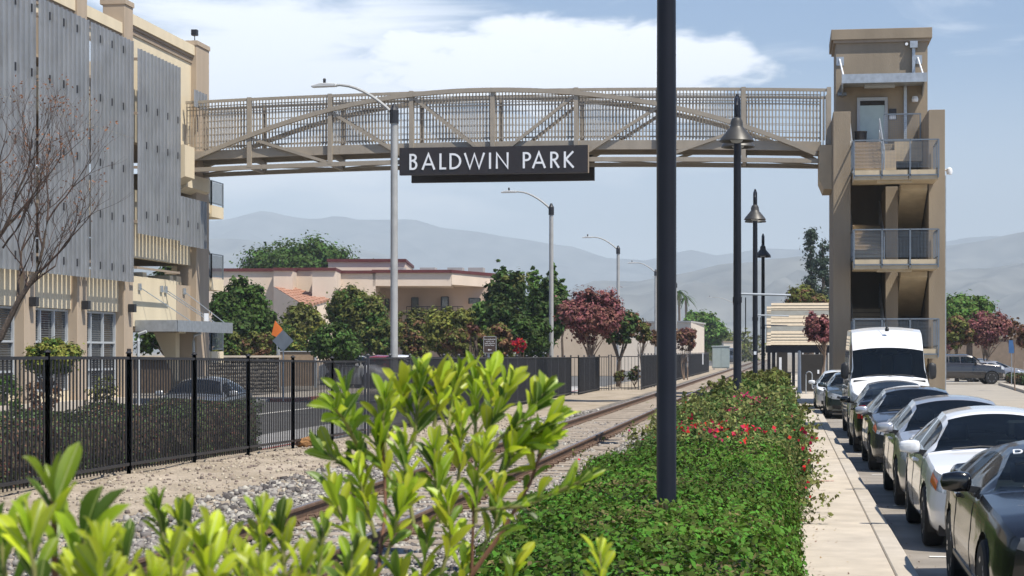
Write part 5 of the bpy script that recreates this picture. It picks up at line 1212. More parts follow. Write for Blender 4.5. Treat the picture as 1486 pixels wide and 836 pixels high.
planting('bougainvillea_shrub', 'bougainvillea behind the red one with a magenta flower cluster near the second black lamp post', 27.5, 36, 17000, .07, fg_bg, second=fg_bg2, frac=.55, shoots=90, flowers=[(-.72, 28.6, 40), (-.5, 29.3, 44), (-1.6, 31, 8), (-2.3, 30, 6), (-1.0, 33, 8), (.15, 31, 12)], nfl=fg_magenta, jit=.1)
planting('green_shrub', 'taller plain green shrubs between the second and third black lamp posts', 36, 52, 17000, .10, fg_mid, second=fg_olive, frac=.4, jit=.12, shoots=60)
planting('green_shrub', 'far olive green end of the planting by the crossing', 52, 70, 12000, .14, fg_olive, second=fg_mid, frac=.4, jit=.14)

# ------------------------------------------------------------------ foreground shrub with large leaves
def big_leaf(sd_):
    rr = random.Random(sd_); nu, nv = 9, 5; mb = MB(); curl = rr.uniform(.05, .45); fold = rr.uniform(.15, .45); wv = rr.uniform(-.08, .08); wid = rr.uniform(.38, .50)
    for i in range(nu):
        t = i/(nu-1); w_ = wid*(math.sin(math.pi*min(1, t**1.25*.94+.02))**.75)*(0.5+.5*t if t < .5 else .75+.25*(1-t)*0+.0)
        w_ = wid*(t**.75)*((1-t**3.2)**.62)*1.05+.006
        for j in range(nv):
            s = (j-2)/2; mb.v.append((s*w_*.5, t, -curl*t*t*.5 + abs(s)*w_*fold + wv*math.sin(t*5)*s*.6))
    for i in range(nu-1):
        for j in range(nv-1): mb.f.append((i*nv+j, i*nv+j+1, (i+1)*nv+j+1, (i+1)*nv+j))
    return mb
def leafmat(name, col, tip):
    m = bpy.data.materials.new(name); m.use_nodes = True; nt = m.node_tree; n, l = nt.nodes, nt.links; p = n['Principled BSDF']; p.inputs['Roughness'].default_value = .38; p.inputs['Specular IOR Level'].default_value = .5
    oi = n.new('ShaderNodeObjectInfo'); hs = n.new('ShaderNodeHueSaturation'); mr = n.new('ShaderNodeMapRange'); mr.inputs[3].default_value = .62; mr.inputs[4].default_value = 1.35; l.new(oi.outputs['Random'], mr.inputs[0]); l.new(mr.outputs[0], hs.inputs['Value'])
    tcd = n.new('ShaderNodeTexCoord'); sp_ = n.new('ShaderNodeSeparateXYZ'); l.new(tcd.outputs['Object'], sp_.inputs[0])
    mx_ = n.new('ShaderNodeMix'); mx_.data_type = 'RGBA'; mx_.inputs[6].default_value = (*col, 1); mx_.inputs[7].default_value = (*tip, 1)
    tn = n.new('ShaderNodeTexNoise'); tn.inputs['Scale'].default_value = 3; l.new(tcd.outputs['Object'], tn.inputs[0])
    ad = n.new('ShaderNodeMath'); ad.operation = 'MULTIPLY_ADD'; l.new(tn.outputs[0], ad.inputs[0]); ad.inputs[1].default_value = .8; l.new(sp_.outputs[1], ad.inputs[2])
    mm = n.new('ShaderNodeMapRange'); mm.inputs[1].default_value = .5; mm.inputs[2].default_value = 1.5; l.new(ad.outputs[0], mm.inputs[0]); l.new(mm.outputs[0], mx_.inputs[0])
    # pale midrib
    ab = n.new('ShaderNodeMath'); ab.operation = 'ABSOLUTE'; l.new(sp_.outputs[0], ab.inputs[0]); lt = n.new('ShaderNodeMath'); lt.operation = 'LESS_THAN'; lt.inputs[1].default_value = .012; l.new(ab.outputs[0], lt.inputs[0])
    m3 = n.new('ShaderNodeMix'); m3.data_type = 'RGBA'; l.new(lt.outputs[0], m3.inputs[0]); l.new(mx_.outputs[2], m3.inputs[6]); m3.inputs[7].default_value = (.42, .50, .16, 1)
    l.new(m3.outputs[2], hs.inputs['Color']); l.new(hs.outputs[0], p.inputs['Base Color'])
    tr = n.new('ShaderNodeBsdfTranslucent'); l.new(hs.outputs[0], tr.inputs[0]); ms = n.new('ShaderNodeMixShader'); ms.inputs[0].default_value = .42; l.new(p.outputs[0], ms.inputs[1]); l.new(tr.outputs[0], ms.inputs[2]); l.new(ms.outputs[0], n['Material Output'].inputs[0])
    return m
lm_g = leafmat('shrub leaf green', (.16, .29, .018), (.34, .46, .025)); lm_y = leafmat('shrub leaf yellow', (.34, .47, .022), (.58, .64, .045))
LG = [big_leaf(k).mesh('leaf', lm_g, smooth=180, fix=False) for k in range(5)]; LY = [big_leaf(k+9).mesh('leaf', lm_y, smooth=180, fix=False) for k in range(4)]
lm_d = leafmat('shrub leaf dark', (.05, .115, .014), (.12, .20, .022)); LM = [big_leaf(k+19).mesh('leaf', lm_d, smooth=180, fix=False) for k in range(3)]
m_stem = mat('green stem', (.20, .20, .06), .6, var=.2, scale=20); m_stem_w = mat('woody stem', (.16, .075, .045), .8, var=.25, scale=20)
FWD = Vector((-ST, CT, 0)); RGT = Vector((CT, ST, 0)); rf = random.Random(5)
extra = {}
def sprig(root, pts, n, ln, yellow=.2, dark=.15, spread=.75, ftop=.0, name='stem'):
    """pts: world points along the shoot, thick end first"""
    MB().tube(pts, [0.0014+0.0007*(len(pts)-k) for k in range(len(pts))], 6).build(name, m_stem if len(pts) < 4 else m_stem_w, root, smooth=True)
    tot = len(pts)-1
    n = int(n*1.75)
    for k in range(n):
        f = 1-(k/n)**1.15*(1-ftop)*.9; s = f*tot; i = min(int(s), tot-1); p = pts[i].lerp(pts[i+1], s-i); d = (pts[i+1]-pts[i]).normalized()
        a = k*2.4+rf.uniform(-.5, .5); side_ = RGT*math.cos(a)+FWD*math.sin(a)*.9; side_ = (side_-d*side_.dot(d)).normalized()
        sp_ = spread*(0.35+.9*(1-f)**.4) if k > 1 else .25
        y = (d + side_*sp_ + Vector((0, 0, .25))).normalized(); up_ = (SUN_TO*.5 - FWD*.25 + d*.3 - side_*.4 + Vector((rf.uniform(-.6, .6), rf.uniform(-.6, .6), rf.uniform(-.3, .3))))
        x = y.cross(up_).normalized(); z = x.cross(y)
        L = ln*rf.uniform(.62, 1.15)*(0.7 if k < 2 else 1)
        r_ = rf.random(); me = rf.choice(LY) if r_ < yellow else (rf.choice(LM) if r_ > 1-dark else rf.choice(LG))
        M4 = Matrix((x, y, z)).transposed().to_4x4(); M4.translation = p; M4 = M4 @ Matrix.Diagonal((L*rf.uniform(.9, 1.25), L, L, 1)); cnt = root.get('n', 0)
        if cnt < 299: o = link('leaf', me, root, False); o.matrix_basis = M4; o.matrix_parent_inverse = root_matrix(root).inverted(); root['n'] = cnt+1
        else: extra.setdefault(root.name, []).append((me, M4.copy()))
def fg_shrub(label, stems, base, ln, D0):
    b = W(base, 700, D0); t = thing('foreground_shrub', label, 'shrub', (b.x, b.y, 0.1))
    for st in stems:
        spec, n, ye, da = st[0], st[1], st[2], st[3]; l = st[4] if len(st) > 4 else ln
        pts = [W(*q) for q in spec]; sprig(t, pts, n, l, ye*1.5, da)
    del t['n']
    for mm in (lm_g, lm_y, lm_d):
        e = MB()
        for me, M4 in extra.get(t.name, []):
            if me.materials[0] is mm: e.add([M4 @ v.co for v in me.vertices], [tuple(p_.vertices) for p_ in me.polygons])
        if e.f: tag(e.build('leaves', mm, t, smooth=180, fix=False), kind='stuff')
    return t, b
D = 2.8
t, b = fg_shrub('main leafy shrub with bright yellow green leaves in front of the tracks', [
    ([(560, 760, D), (520, 690, D), (470, 655, D)], 9, .1, .3), ([(520, 650, D), (500, 610, D-.05), (484, 592, D-.1)], 9, .15, .1), ([(540, 700, D), (512, 630, D), (500, 575, D)], 12, .2, .1),
    ([(560, 660, D), (555, 615, D), (560, 578, D)], 11, .2, .15), ([(600, 650, D+.1), (606, 590, D+.1), (612, 545, D+.1)], 13, .3, .1), ([(650, 650, D+.1), (655, 580, D+.15), (664, 548, D+.15)], 12, .45, .1), ([(690, 640, D+.2), (690, 590, D+.2), (688, 548, D+.2)], 12, .35, .1),
    ([(700, 640, D+.1), (722, 600, D+.1), (738, 560, D+.1)], 12, .35, .15), ([(720, 640, D), (765, 605, D), (790, 570, D)], 13, .2, .2), ([(715, 670, D), (760, 640, D), (808, 610, D)], 11, .25, .25),
    ([(700, 720, D), (735, 680, D), (752, 640, D)], 10, .25, .2), ([(690, 740, D-.1), (760, 735, D-.15), (850, 695, D-.2)], 11, .1, .5), ([(690, 760, D), (692, 700, D), (700, 650, D)], 12, .25, .2),
    ([(640, 760, D), (632, 700, D), (630, 650, D)], 12, .25, .25), ([(600, 760, D-.1), (590, 700, D-.1), (585, 650, D-.1)], 12, .2, .25), ([(545, 780, D-.1), (530, 730, D-.1), (520, 690, D-.1)], 12, .3, .2), ([(545, 800, D-.2), (500, 760, D-.2), (478, 700, D-.2)], 10, .25, .2),
    ([(560, 810, D-.2), (575, 760, D-.2), (590, 720, D-.2)], 10, .35, .2), ([(640, 836, D-.1), (655, 780, D-.1), (650, 730, D-.1)], 10, .25, .3), ([(700, 800, D-.1), (720, 760, D-.1), (722, 715, D-.1)], 9, .2, .35),
    ([(600, 900, D-.1), (612, 840, D-.1), (620, 780, D-.1)], 10, .2, .45), ([(540, 900, D-.2), (530, 850, D-.2), (520, 800, D-.2)], 10, .3, .35), ([(660, 900, D), (668, 860, D), (672, 820, D)], 9, .15, .5), ([(590, 930, D-.2), (585, 880, D-.2), (580, 835, D-.2)], 9, .3, .4), ([(715, 880, D), (740, 850, D), (750, 815, D)], 7, .1, .6),
    ([(600, 620, D+.1), (585, 590, D+.1), (582, 562, D+.1)], 9, .35, .15), ([(630, 620, D+.1), (636, 585, D+.1), (636, 552, D+.1)], 9, .3, .15), ([(705, 610, D+.15), (712, 575, D+.15), (712, 545, D+.15)], 9, .4, .1), ([(735, 660, D), (770, 655, D), (795, 640, D)], 8, .2, .3), ([(665, 700, D+.1), (668, 660, D+.1), (668, 610, D+.1)], 11, .25, .25), ([(570, 700, D), (552, 670, D), (545, 640, D)], 9, .2, .3),
    ([(683, 1100, D), (684, 836, D), (688, 720, D), (692, 640, D+.1)], 5, .2, .4), ([(545, 1100, D-.1), (548, 836, D-.1), (560, 740, D), (556, 640, D)], 5, .2, .4), ([(683, 836, D), (730, 770, D), (770, 700, D), (790, 640, D)], 7, .2, .4),
], 640, .0505, D)
mb = MB(); mb.tube([Vector((b.x, b.y, .1)), W(683, 1100, D)], [.012, .008], 7).tube([Vector((b.x-.05, b.y, .1)), W(545, 1100, D-.1)], [.011, .008], 7); tag(mb.build('trunk', m_stem_w, t), kind='stuff')
D = 1.75
t, b = fg_shrub('shrub with the largest blurred leaves in the lower left corner', [
    ([(85, 920, D), (80, 830, D), (78, 750, D), (76, 722, D)], 6, .1, .3, .064), ([(100, 890, D), (118, 820, D), (122, 775, D)], 6, .15, .3, .062), ([(20, 920, D), (8, 840, D), (0, 780, D)], 6, .1, .4, .060),
    ([(60, 900, D-.1), (50, 830, D-.1), (40, 780, D-.1)], 7, .3, .4, .06), ([(150, 900, D-.1), (150, 850, D-.1), (148, 805, D-.1)], 9, .7, .1, .05),
], 60, .065, D)
MB().tube([Vector((b.x, b.y, .1)), W(85, 900, D)], [.012, .007], 7).build('trunk', m_stem_w, t)
D = 2.2
t, b = fg_shrub('low sprays of yellow green leaves along the bottom edge left of the main shrub', [
    ([(255, 860, D), (240, 790, D), (225, 735, D)], 13, .05, .35, .039), ([(265, 860, D), (268, 800, D), (262, 750, D)], 9, .3, .2, .042), ([(330, 880, D), (330, 810, D), (322, 770, D)], 9, .6, .1, .039), ([(370, 880, D), (380, 800, D), (376, 745, D)], 12, .35, .2, .039),
    ([(415, 880, D), (412, 810, D), (405, 760, D)], 11, .4, .2, .039), ([(450, 900, D), (462, 830, D), (470, 770, D)], 11, .3, .3, .039), ([(200, 900, D-.3), (190, 840, D-.3), (180, 795, D-.3)], 9, .6, .1, .039), ([(240, 910, D-.3), (250, 860, D-.3), (250, 805, D-.3)], 10, .8, .05, .039),
    ([(300, 910, D-.4), (305, 850, D-.4), (300, 790, D-.4)], 12, .9, 0, .042), ([(345, 910, D-.3), (352, 860, D-.3), (350, 815, D-.3)], 10, .6, .1, .039), ([(430, 920, D-.4), (430, 870, D-.4), (440, 820, D-.4)], 9, .6, .2, .039), ([(500, 900, D-.2), (505, 850, D-.2), (512, 800, D-.2)], 9, .3, .3, .039), ([(110, 910, D-.5), (112, 870, D-.5), (118, 835, D-.5)], 8, .8, 0, .039), ([(390, 920, D-.5), (388, 870, D-.5), (380, 835, D-.5)], 8, .7, .1, .039), ([(215, 930, D-.5), (215, 880, D-.5), (220, 842, D-.5)], 8, .8, .1, .039),
], 300, .038, D)
MB().tube([Vector((b.x, b.y, .1)), W(330, 900, D)], [.012, .007], 7).build('trunk', m_stem_w, t)
D = 2.4
t, b = fg_shrub('single small yellow sprig sticking up at the bottom edge in front of the green hedge', [([(872, 900, D), (872, 840, D), (870, 800, D)], 9, .9, 0, .04)], 872, .04, D)
MB().tube([Vector((b.x, b.y, .1)), W(872, 900, D)], [.008, .005], 7).build('trunk', m_stem_w, t)
# petals and dry leaves blown onto the pavement and along the kerb
Q = np.stack([0.18+np.abs(rng.normal(size=420))*.22, rng.uniform(8, 60, 420), np.full(420, .158)], 1); Q[:, 0] = np.minimum(Q[:, 0], .92)
Q2 = np.stack([1.17+np.abs(rng.normal(size=260))*.10, rng.uniform(8, 60, 260), np.full(260, .010)], 1)
nn = rng.normal(size=Q.shape)*.25+[0, 0, 1]; n2_ = rng.normal(size=Q2.shape)*.25+[0, 0, 1]
tag(link('fallen_leaves', leaf_mesh('fallen_leaves', np.concatenate([Q, Q2]), np.concatenate([nn, n2_]), .028, foliage('dry litter', (.20, .12, .06), .1, .7))), kind='stuff')
# ------------------------------------------------------------------ vehicles
def paint(name, col, metal=.0, rough=.22, coat=1.0): return mat(name, col, rough, metal=metal, var=.03, scale=2, coat=coat)
p_white = paint('white car paint', (.80, .80, .80)); p_silver = paint('silver car paint', (.50, .50, .52), .55, .28); p_black = paint('black car paint', (.004, .004, .005), coat=.45)
p_grey = paint('dark grey car paint', (.055, .058, .065), .4, .25); p_green = paint('grey green car paint', (.035, .05, .055), .3); p_pick = paint('brown grey car paint', (.045, .04, .04), .3); p_beige = paint('light silver car paint', (.45, .44, .42), .4, .3); p_red = paint('dark red car paint', (.22, .015, .02))
m_tyre = mat('tyre rubber', (.016, .016, .017), .85, var=.2); m_rim = mat('alloy rim', (.42, .42, .43), .3, metal=.8, var=.05); m_rim_d = mat('dark rim', (.05, .05, .055), .4, metal=.6)
m_trimb = mat('black car trim', (.014, .014, .015), .5); m_chrome = mat('chrome', (.7, .7, .72), .12, metal=1.0, var=.02); m_cglass = mat('car glass', (.012, .018, .028), .05, var=.1, spec=.45)
_n, _l = m_cglass.node_tree.nodes, m_cglass.node_tree.links       # tinted, see-through car glass
_t = _n.new('ShaderNodeBsdfTransparent'); _t.inputs[0].default_value = (.42, .50, .50, 1); _m = _n.new('ShaderNodeMixShader'); _w = _n.new('ShaderNodeLayerWeight'); _w.inputs[0].default_value = .30
_r = _n.new('ShaderNodeMapRange'); _r.inputs[3].default_value = .30; _r.inputs[4].default_value = 1.0; _l.new(_w.outputs['Fresnel'], _r.inputs[0]); _l.new(_r.outputs[0], _m.inputs[0])
_l.new(_t.outputs[0], _m.inputs[1]); _l.new(_n['Principled BSDF'].outputs[0], _m.inputs[2]); _l.new(_m.outputs[0], _n['Material Output'].inputs[0])
m_head = mat('headlight lens', (.42, .44, .46), .1, var=.3, scale=30, coat=1.0); m_amber = mat('amber lens', (.62, .12, .02), .2, coat=1.0); m_tail = mat('tail lamp red', (.42, .008, .012), .18, coat=1.0); m_plate = mat('number plate', (.68, .68, .66), .5)
m_seat = mat('grey seat', (.10, .10, .11), .8)
def ip(tab, y): return float(np.interp(y, [a for a, b in tab], [b for a, b in tab]))
def make_car(name, label, cat, spec, paintm, loc, rz=0, group='cars parked along the kerb', parts=True):
    S = spec; L, Wd = S['L'], S['W']; t = thing(name, label, cat, loc, rz, group)
    nst = 88; hw = Wd/2; cow, rf0, rf1, rr_ = S['cowl'], S['roof0'], S['roof1'], S['deck']   # y of cowl, roof front, roof rear, rear deck start
    ys = sorted(set(list(np.linspace(0, L, nst)) + [cow, rf0, rf1, rr_])); ys = [y for i, y in enumerate(ys) if i == 0 or y-ys[i-1] > .012]
    NA, NB, NC = 15, 6, 6; bul, rbul = S.get('bulge', .2), S.get('rbulge', .14); zmid = .5
    plan = [(0, .84), (.12, .90), (.35, .955), (.8, .99), (1.4, 1), (L-1.2, 1), (L-.5, .975), (L-.15, .93), (L, .87)]
    if 'plan' in S: plan = S['plan']
    sill = [(0, .26), (.25, .20), (S['wf'], .2), (S['wr'], .2), (L-.3, .24), (L, .34)]
    sidep = [.90, .955, .975, .985, .99, .995, 1.0, 1.0, .998, .992, .985, .982, .978, .972, .962, .945]
    def row(y):
        w = hw*ip(plan, y); zs = ip(sill, y)+S.get('lift', 0); zb_ = ip(S['belt'], y); zt = ip(S['top'], y); pts = []
        for a in range(NA+1):
            f = a/NA; pts.append((w*sidep[a], zs+(zb_-zs)*f))
        g = max(0.0, zt-zb_); k = min(1, g/.42); wr = w*(.945*(1-k*.0)-.0) ; wtop = w*.945*(1-k) + hw*S['roofw']*k if k > 0 else w*.945
        if g < .12: wtop = w*(.945-.35*g)
        cr = min(g*.5, .03+.045*k+ (.03 if k < .5 else 0)); ze = zt-cr
        for b in range(1, NB+1):
            f = b/NB; pts.append((w*.945+(wtop-w*.945)*(f**1.15), zb_+(ze-zb_)*f))
        for c in range(1, NC+1):
            f = c/NC; pts.append((wtop*(1-f), ze+cr*(1-(1-f)**2.2)))
        return pts
    nr = NA+NB+NC+1
    def nose(x, z, w0): 
        return bul*min(1, (x/w0)**2) + .30*max(0, (z-S.get('nz', .62)))**1.3*S.get('nlean', 1) + .12*max(0, .42-z)
    def tailf(x, z, w0): return -rbul*min(1, (x/w0)**2) - .25*max(0, z-.8)*S.get('tlean', 1) - .15*max(0, .45-z)
    w0 = row(0)[8][0]; wL = row(L)[8][0]; V = []; fmat = []; Fc = []
    def off(x, y, z):
        if y < .8: y = y + nose(x, z, w0)*(1-y/.8)**2
        if y > L-.7: y = y + tailf(x, z, wL)*(1-(L-y)/.7)**2
        return y
    for y in ys:
        r = row(y); full = [(-x, z) for x, z in r] + [(x, z) for x, z in reversed(r[:-1])]
        for x, z in full: V.append([x, off(x, y, z), z])
    nf_ = 2*nr-1; wheels = (S['wf'], S['wr']); Rw = S['R']; Ra = Rw+S.get('gap', .055)
    def side_idx(j): return j if j < nr else nf_-1-j
    for i in range(len(ys)-1):
        ym = (ys[i]+ys[i+1])/2
        for j in range(nf_-1):
            ja = min(side_idx(j), side_idx(j+1)); q = (i*nf_+j, (i+1)*nf_+j, (i+1)*nf_+j+1, i*nf_+j+1); cy = sum(V[k][1] for k in q)/4; cz = sum(V[k][2] for k in q)/4
            if ja < NA and any(math.hypot(cy-wy, cz-Rw) < Ra for wy in wheels): continue
            kind = 0; g0 = ip(S['top'], ys[i])-ip(S['belt'], ys[i]); g1 = ip(S['top'], ys[i+1])-ip(S['belt'], ys[i+1]); g = min(g0, g1)
            if NA+1 <= ja < NA+NB-1 and g > .20 and S['g0'] < ym < S['g1'] and not any(abs(ym-p_) < .045 for p_ in S['pillars']): kind = 2
            if ja >= NA+NB+ S.get('pil', 0) and cow+.04 < ym < rf0-.03: kind = 1
            if ja >= NA+NB and rf1+.04 < ym < rr_-.06 and S.get('rearglass', True): kind = 3
            if kind in (1, 3):
                xx = abs(sum(V[k][0] for k in q)/4); 
            Fc.append(q); fmat.append(kind)
    # caps
    def cap(i0, y, fwd):
        base = i0; r = [(-V[base+k][0], V[base+k][2]) for k in range(nr)]; ncol = 2*NC; grid = []
        for a in range(NA+NB+1):
            x0_, z_ = r[a]; ln_ = []
            for c in range(ncol+1):
                x = -x0_ + 2*x0_*c/ncol
                if a == NA+NB:
                    j = a + c if c <= NC else None
                    idx = base+a+c; ln_.append(idx)
                elif c == 0: ln_.append(base+a)
                elif c == ncol: ln_.append(base+nf_-1-a)
                else: V.append([x, off(x, y, z_), z_]); ln_.append(len(V)-1)
            grid.append(ln_)
        for a in range(NA+NB):
            for c in range(ncol): Fc.append((grid[a][c], grid[a][c+1], grid[a+1][c+1], grid[a+1][c])); fmat.append(0)
    cap(0, 0, True); cap((len(ys)-1)*nf_, L, False)
    # snap the arch rims to a circle
    used = {}
    for q in Fc:
        for k in q: used[k] = used.get(k, 0)+1
    for k in used:
        x, y, z = V[k]
        if abs(x) < hw*.7: continue
        for wy in wheels:
            d = math.hypot(y-wy, z-Rw)
            if d < Ra*1.16 and used[k] < 4 and z > .1 and d > 1e-3: V[k][1] = wy+(y-wy)/d*Ra; V[k][2] = Rw+(z-Rw)/d*Ra
    names = {0: ('body', paintm), 1: ('windshield', m_cglass), 2: ('side_window', m_cglass), 3: ('rear_window', m_cglass)}; bodyo = None
    for kd, (nm, mm) in names.items():
        sides = [None] if kd != 2 else [-1, 1]
        for sd_ in sides:
            fs = [q for q, f in zip(Fc, fmat) if f == kd and (sd_ is None or sum(V[i][0] for i in q)*sd_ > 0)]
            if not fs: continue
            mp = {}; vs = []; ff = []
            for q in fs:
                for i in q:
                    if i not in mp:
                        mp[i] = len(vs); vs.append(tuple(V[i]))
                ff.append(tuple(mp[i] for i in q))
            mb = MB(); mb.v = vs; mb.f = ff; o = mb.build(nm, mm, t, False, smooth=32 if kd == 0 else 50)
            if kd == 0: bodyo = o
    def side_x(y, z):
        r = row(y)
        for a in range(NA+NB):
            if r[a][1] <= z <= r[a+1][1]: f = (z-r[a][1])/(r[a+1][1]-r[a][1]+1e-9); return r[a][0]+(r[a+1][0]-r[a][0])*f
        return r[0][0] if z < r[0][1] else r[NA+NB][0]
    def front_pt(s, z, e=.006):
        """s 0..1 centre to corner on the nose, then 1.. metres back along the side"""
        w = side_x(0, z)
        if s <= 1: x = s*w; return (x, off(x, 0, z)-e, z)
        y = s-1; x = side_x(y, z); return (x+e, off(x, y, z), z)
    def back_pt(s, z, e=.006):
        w = side_x(L, z)
        if s <= 1: x = s*w; return (x, off(x, L, z)+e, z)
        y = L-(s-1); x = side_x(y, z); return (x+e, off(x, y, z), z)
    def patch(nm, mm, fn, s0, s1, zlo, zhi, sgn=1, parent=t, ns=9, nz=4, e=.006):
        mb = MB()
        for i in range(ns+1):
            s = s0+(s1-s0)*i/ns; f = i/ns; a = ip([(k/(len(zlo)-1), v) for k, v in enumerate(zlo)], f); b = ip([(k/(len(zhi)-1), v) for k, v in enumerate(zhi)], f)
            for j in range(nz+1): x, y, z = fn(s, a+(b-a)*j/nz, e); mb.v.append((x*sgn, y, z))
        for i in range(ns):
            for j in range(nz): mb.f.append((i*(nz+1)+j, i*(nz+1)+j+1, (i+1)*(nz+1)+j+1, (i+1)*(nz+1)+j))
        return mb.build(nm, mm, parent, False, smooth=60, fix=False)
    # wheels
    rimm = S.get('rim', m_rim); key = ('wheel', Rw, rimm.name)
    if key not in MATS:
        tw_ = .105; ty = MB().lathe([(Rw*.64, -tw_), (Rw*.90, -tw_*1.02), (Rw*.975, -tw_*.85), (Rw, -tw_*.5), (Rw, tw_*.5), (Rw*.975, tw_*.85), (Rw*.90, tw_*1.02), (Rw*.64, tw_), (Rw*.60, 0)], 32, axis='x').mesh('tyre', m_tyre, 30)
        rm = MB().lathe([(Rw*.66, -tw_*.9), (Rw*.66, -tw_*.98), (Rw*.60, -tw_*.85), (Rw*.56, -tw_*.2), (Rw*.2, -tw_*.1), (Rw*.18, -tw_*.75), (.02, -tw_*.8)], 28, axis='x')
        for k in range(5 if Rw < .36 else 6):
            a = k*2*math.pi/(5 if Rw < .36 else 6); 
            for da in (-.14, .14):
                rm.bar((-tw_*.78, math.cos(a)*Rw*.15, math.sin(a)*Rw*.15), (-tw_*.88, math.cos(a+da)*Rw*.62, math.sin(a+da)*Rw*.62), .035, .03, up=(1, 0, 0))
        MATS[key] = (ty, rm.mesh('rim', rimm, 30))
    for wy in wheels:
        for s in (-1, 1):
            ty = link('wheel', MATS[key][0], t, False); rm = link('rim', MATS[key][1], ty, False)
            ty.location = (s*(hw-.115-(.0)), wy, Rw); ty.rotation_euler = (0, 0, 0 if s < 0 else math.pi)
            wlm = MB(); n = 14
            for k in range(n+1):
                a = math.pi*(-.12+1.24*k/n); yy, zz = wy+math.cos(a)*(Ra+.012), Rw+math.sin(a)*(Ra+.012); wlm.v += [(s*(side_x(wy, .55)-.02), yy, zz), (s*(hw-.34), yy, zz)]
            for k in range(n): wlm.f.append((2*k, 2*k+1, 2*k+3, 2*k+2))
            wlm.f.append(tuple(2*k+1 for k in range(n+1))); wlm.build('wheel_well', m_trimb, t, False, fix=False)
    MB().box(-hw*.86, hw*.86, .25, L-.25, .17+S.get('lift', 0), .28+S.get('lift', 0)).build('underbody', m_trimb, t, False)
    # cabin: floor, dashboard, seats, steering wheel
    fl = .34+S.get('lift', 0)+(.35 if Wd > 2 and rf1 > 4.5 else 0); c1 = min(rr_, rf0+2.1)
    MB().box(-hw*.80, hw*.80, cow+.1, c1, fl-.05, fl).build('cabin_floor', m_trimb, t, False)
    zd = ip(S['top'], cow)-.10
    MB().prism([(cow+.02, zd-.35), (cow+.06, zd), (cow+.55, zd+.01), (cow+.62, zd-.35)], -hw*.78, hw*.78, 'x').build('dashboard', m_trimb, t, False)
    zs_ = ip(S['top'], rf0+.3)
    for s in (-1, 1):
        for yy in ((rf0+.30,) if 'antenna' in S or rf1 > 4.5 else (rf0+.30, rf0+1.15)):
            b_ = MB().prism([(yy-.5, fl+.25), (yy-.5, fl+.38), (yy-.08, fl+.34), (yy+.12, zs_-.42), (yy+.24, zs_-.42), (yy+.06, fl+.2)], s*.38-.24, s*.38+.24, 'x').build('seat', m_seat, t, False, bevel=.03)
            MB().box(s*.38-.12, s*.38+.12, yy+.13, yy+.22, zs_-.38, zs_-.18).build('headrest', m_seat, b_, False, bevel=.03)
    MB().tube([(.38+.17*math.cos(a), cow+.72-.05*math.sin(a), zd-.03+.17*math.sin(a)) for a in [k*math.pi/8 for k in range(17)]], .014, 5).build('steering_wheel', m_trimb, t, False)
    MB().box(-.12, .12, rf0-.03, rf0, ip(S['top'], rf0)-.22, ip(S['top'], rf0)-.15).build('inner_mirror', m_trimb, t, False)
    if not parts: return t, patch, front_pt, back_pt, side_x, bodyo
    # mirrors
    my, mz = S['mirror']; sx = side_x(my, mz-.06)
    for s in (-1, 1):
        b = bmesh.new(); bmesh.ops.create_cube(b, size=1); bmesh.ops.subdivide_edges(b, edges=b.edges, cuts=3, use_grid_fill=True)
        for v in b.verts:
            c = v.co; l_ = c.length; c *= (.5/l_)*.55+.45; c.x *= S.get('mw', .24); c.y *= .14 * (1-.3*(c.x*s > 0)); c.z *= S.get('mh', .15)*(1-.25*max(0, c.x*s/.24))
            v.co = Vector((s*(sx+.05+S.get('mw', .24)/2), my, mz)) + c
        me = bpy.data.meshes.new('mirror'); b.to_mesh(me); b.free(); me.materials.append(S.get('mirrorm', paintm)); me.shade_smooth(); mo = link('mirror', me, t, False)
        MB().bar((s*(sx-.03), my+.02, mz-.07), (s*(sx+.12), my+.01, mz-.05), .08, .05).build('mirror_arm', m_trimb, mo, False)
    # door seams and handles follow the side surface
    for s in (-1, 1):
        for y in S['seams']:
            mb = MB(); zz = [.30+S.get('lift', 0)+k*(ip(S['belt'], y)-.33-S.get('lift', 0))/8 for k in range(9)]
            for a, c in zip(zz, zz[1:]): mb.bar((s*(side_x(y, a)-.001), y, a), (s*(side_x(y, c)-.001), y, c), .010, .010)
            mb.build('door_seam', m_trimb, t, False)
        for y in S.get('handles', []):
            z = ip(S['belt'], y)-.10; x = side_x(y, z); MB().box(s*(x-.01), s*(x+.035), y-.10, y+.10, z-.018, z+.018).build('door_handle', S.get('handlem', paintm), t, False, bevel=.008)
        mb = MB(); yy = [S['g0']-.02+k*(S['g1']-S['g0']+.04)/16 for k in range(17)]
        for a, c in zip(yy, yy[1:]): mb.bar((s*(side_x(a, ip(S['belt'], a))+.002), a, ip(S['belt'], a)+.012), (s*(side_x(c, ip(S['belt'], c))+.002), c, ip(S['belt'], c)+.012), .014, .022)
        mb.build('window_trim', m_trimb, t, False)
    # wipers
    def scr(x, f): 
        y = cow+.02+(rf0-cow)*f; z = ip(S['top'], y); return (x, y-.02, z-.04*(abs(x)/hw)**2+.012)
    for x0_, x1_ in ((-.55, .05), (.0, .6)): MB().tube([scr(x0_, .02), scr((x0_+x1_)/2, .05), scr(x1_, .03)], .009, 5).build('wiper', m_trimb, t, False)
    return t, patch, front_pt, back_pt, side_x, bodyo
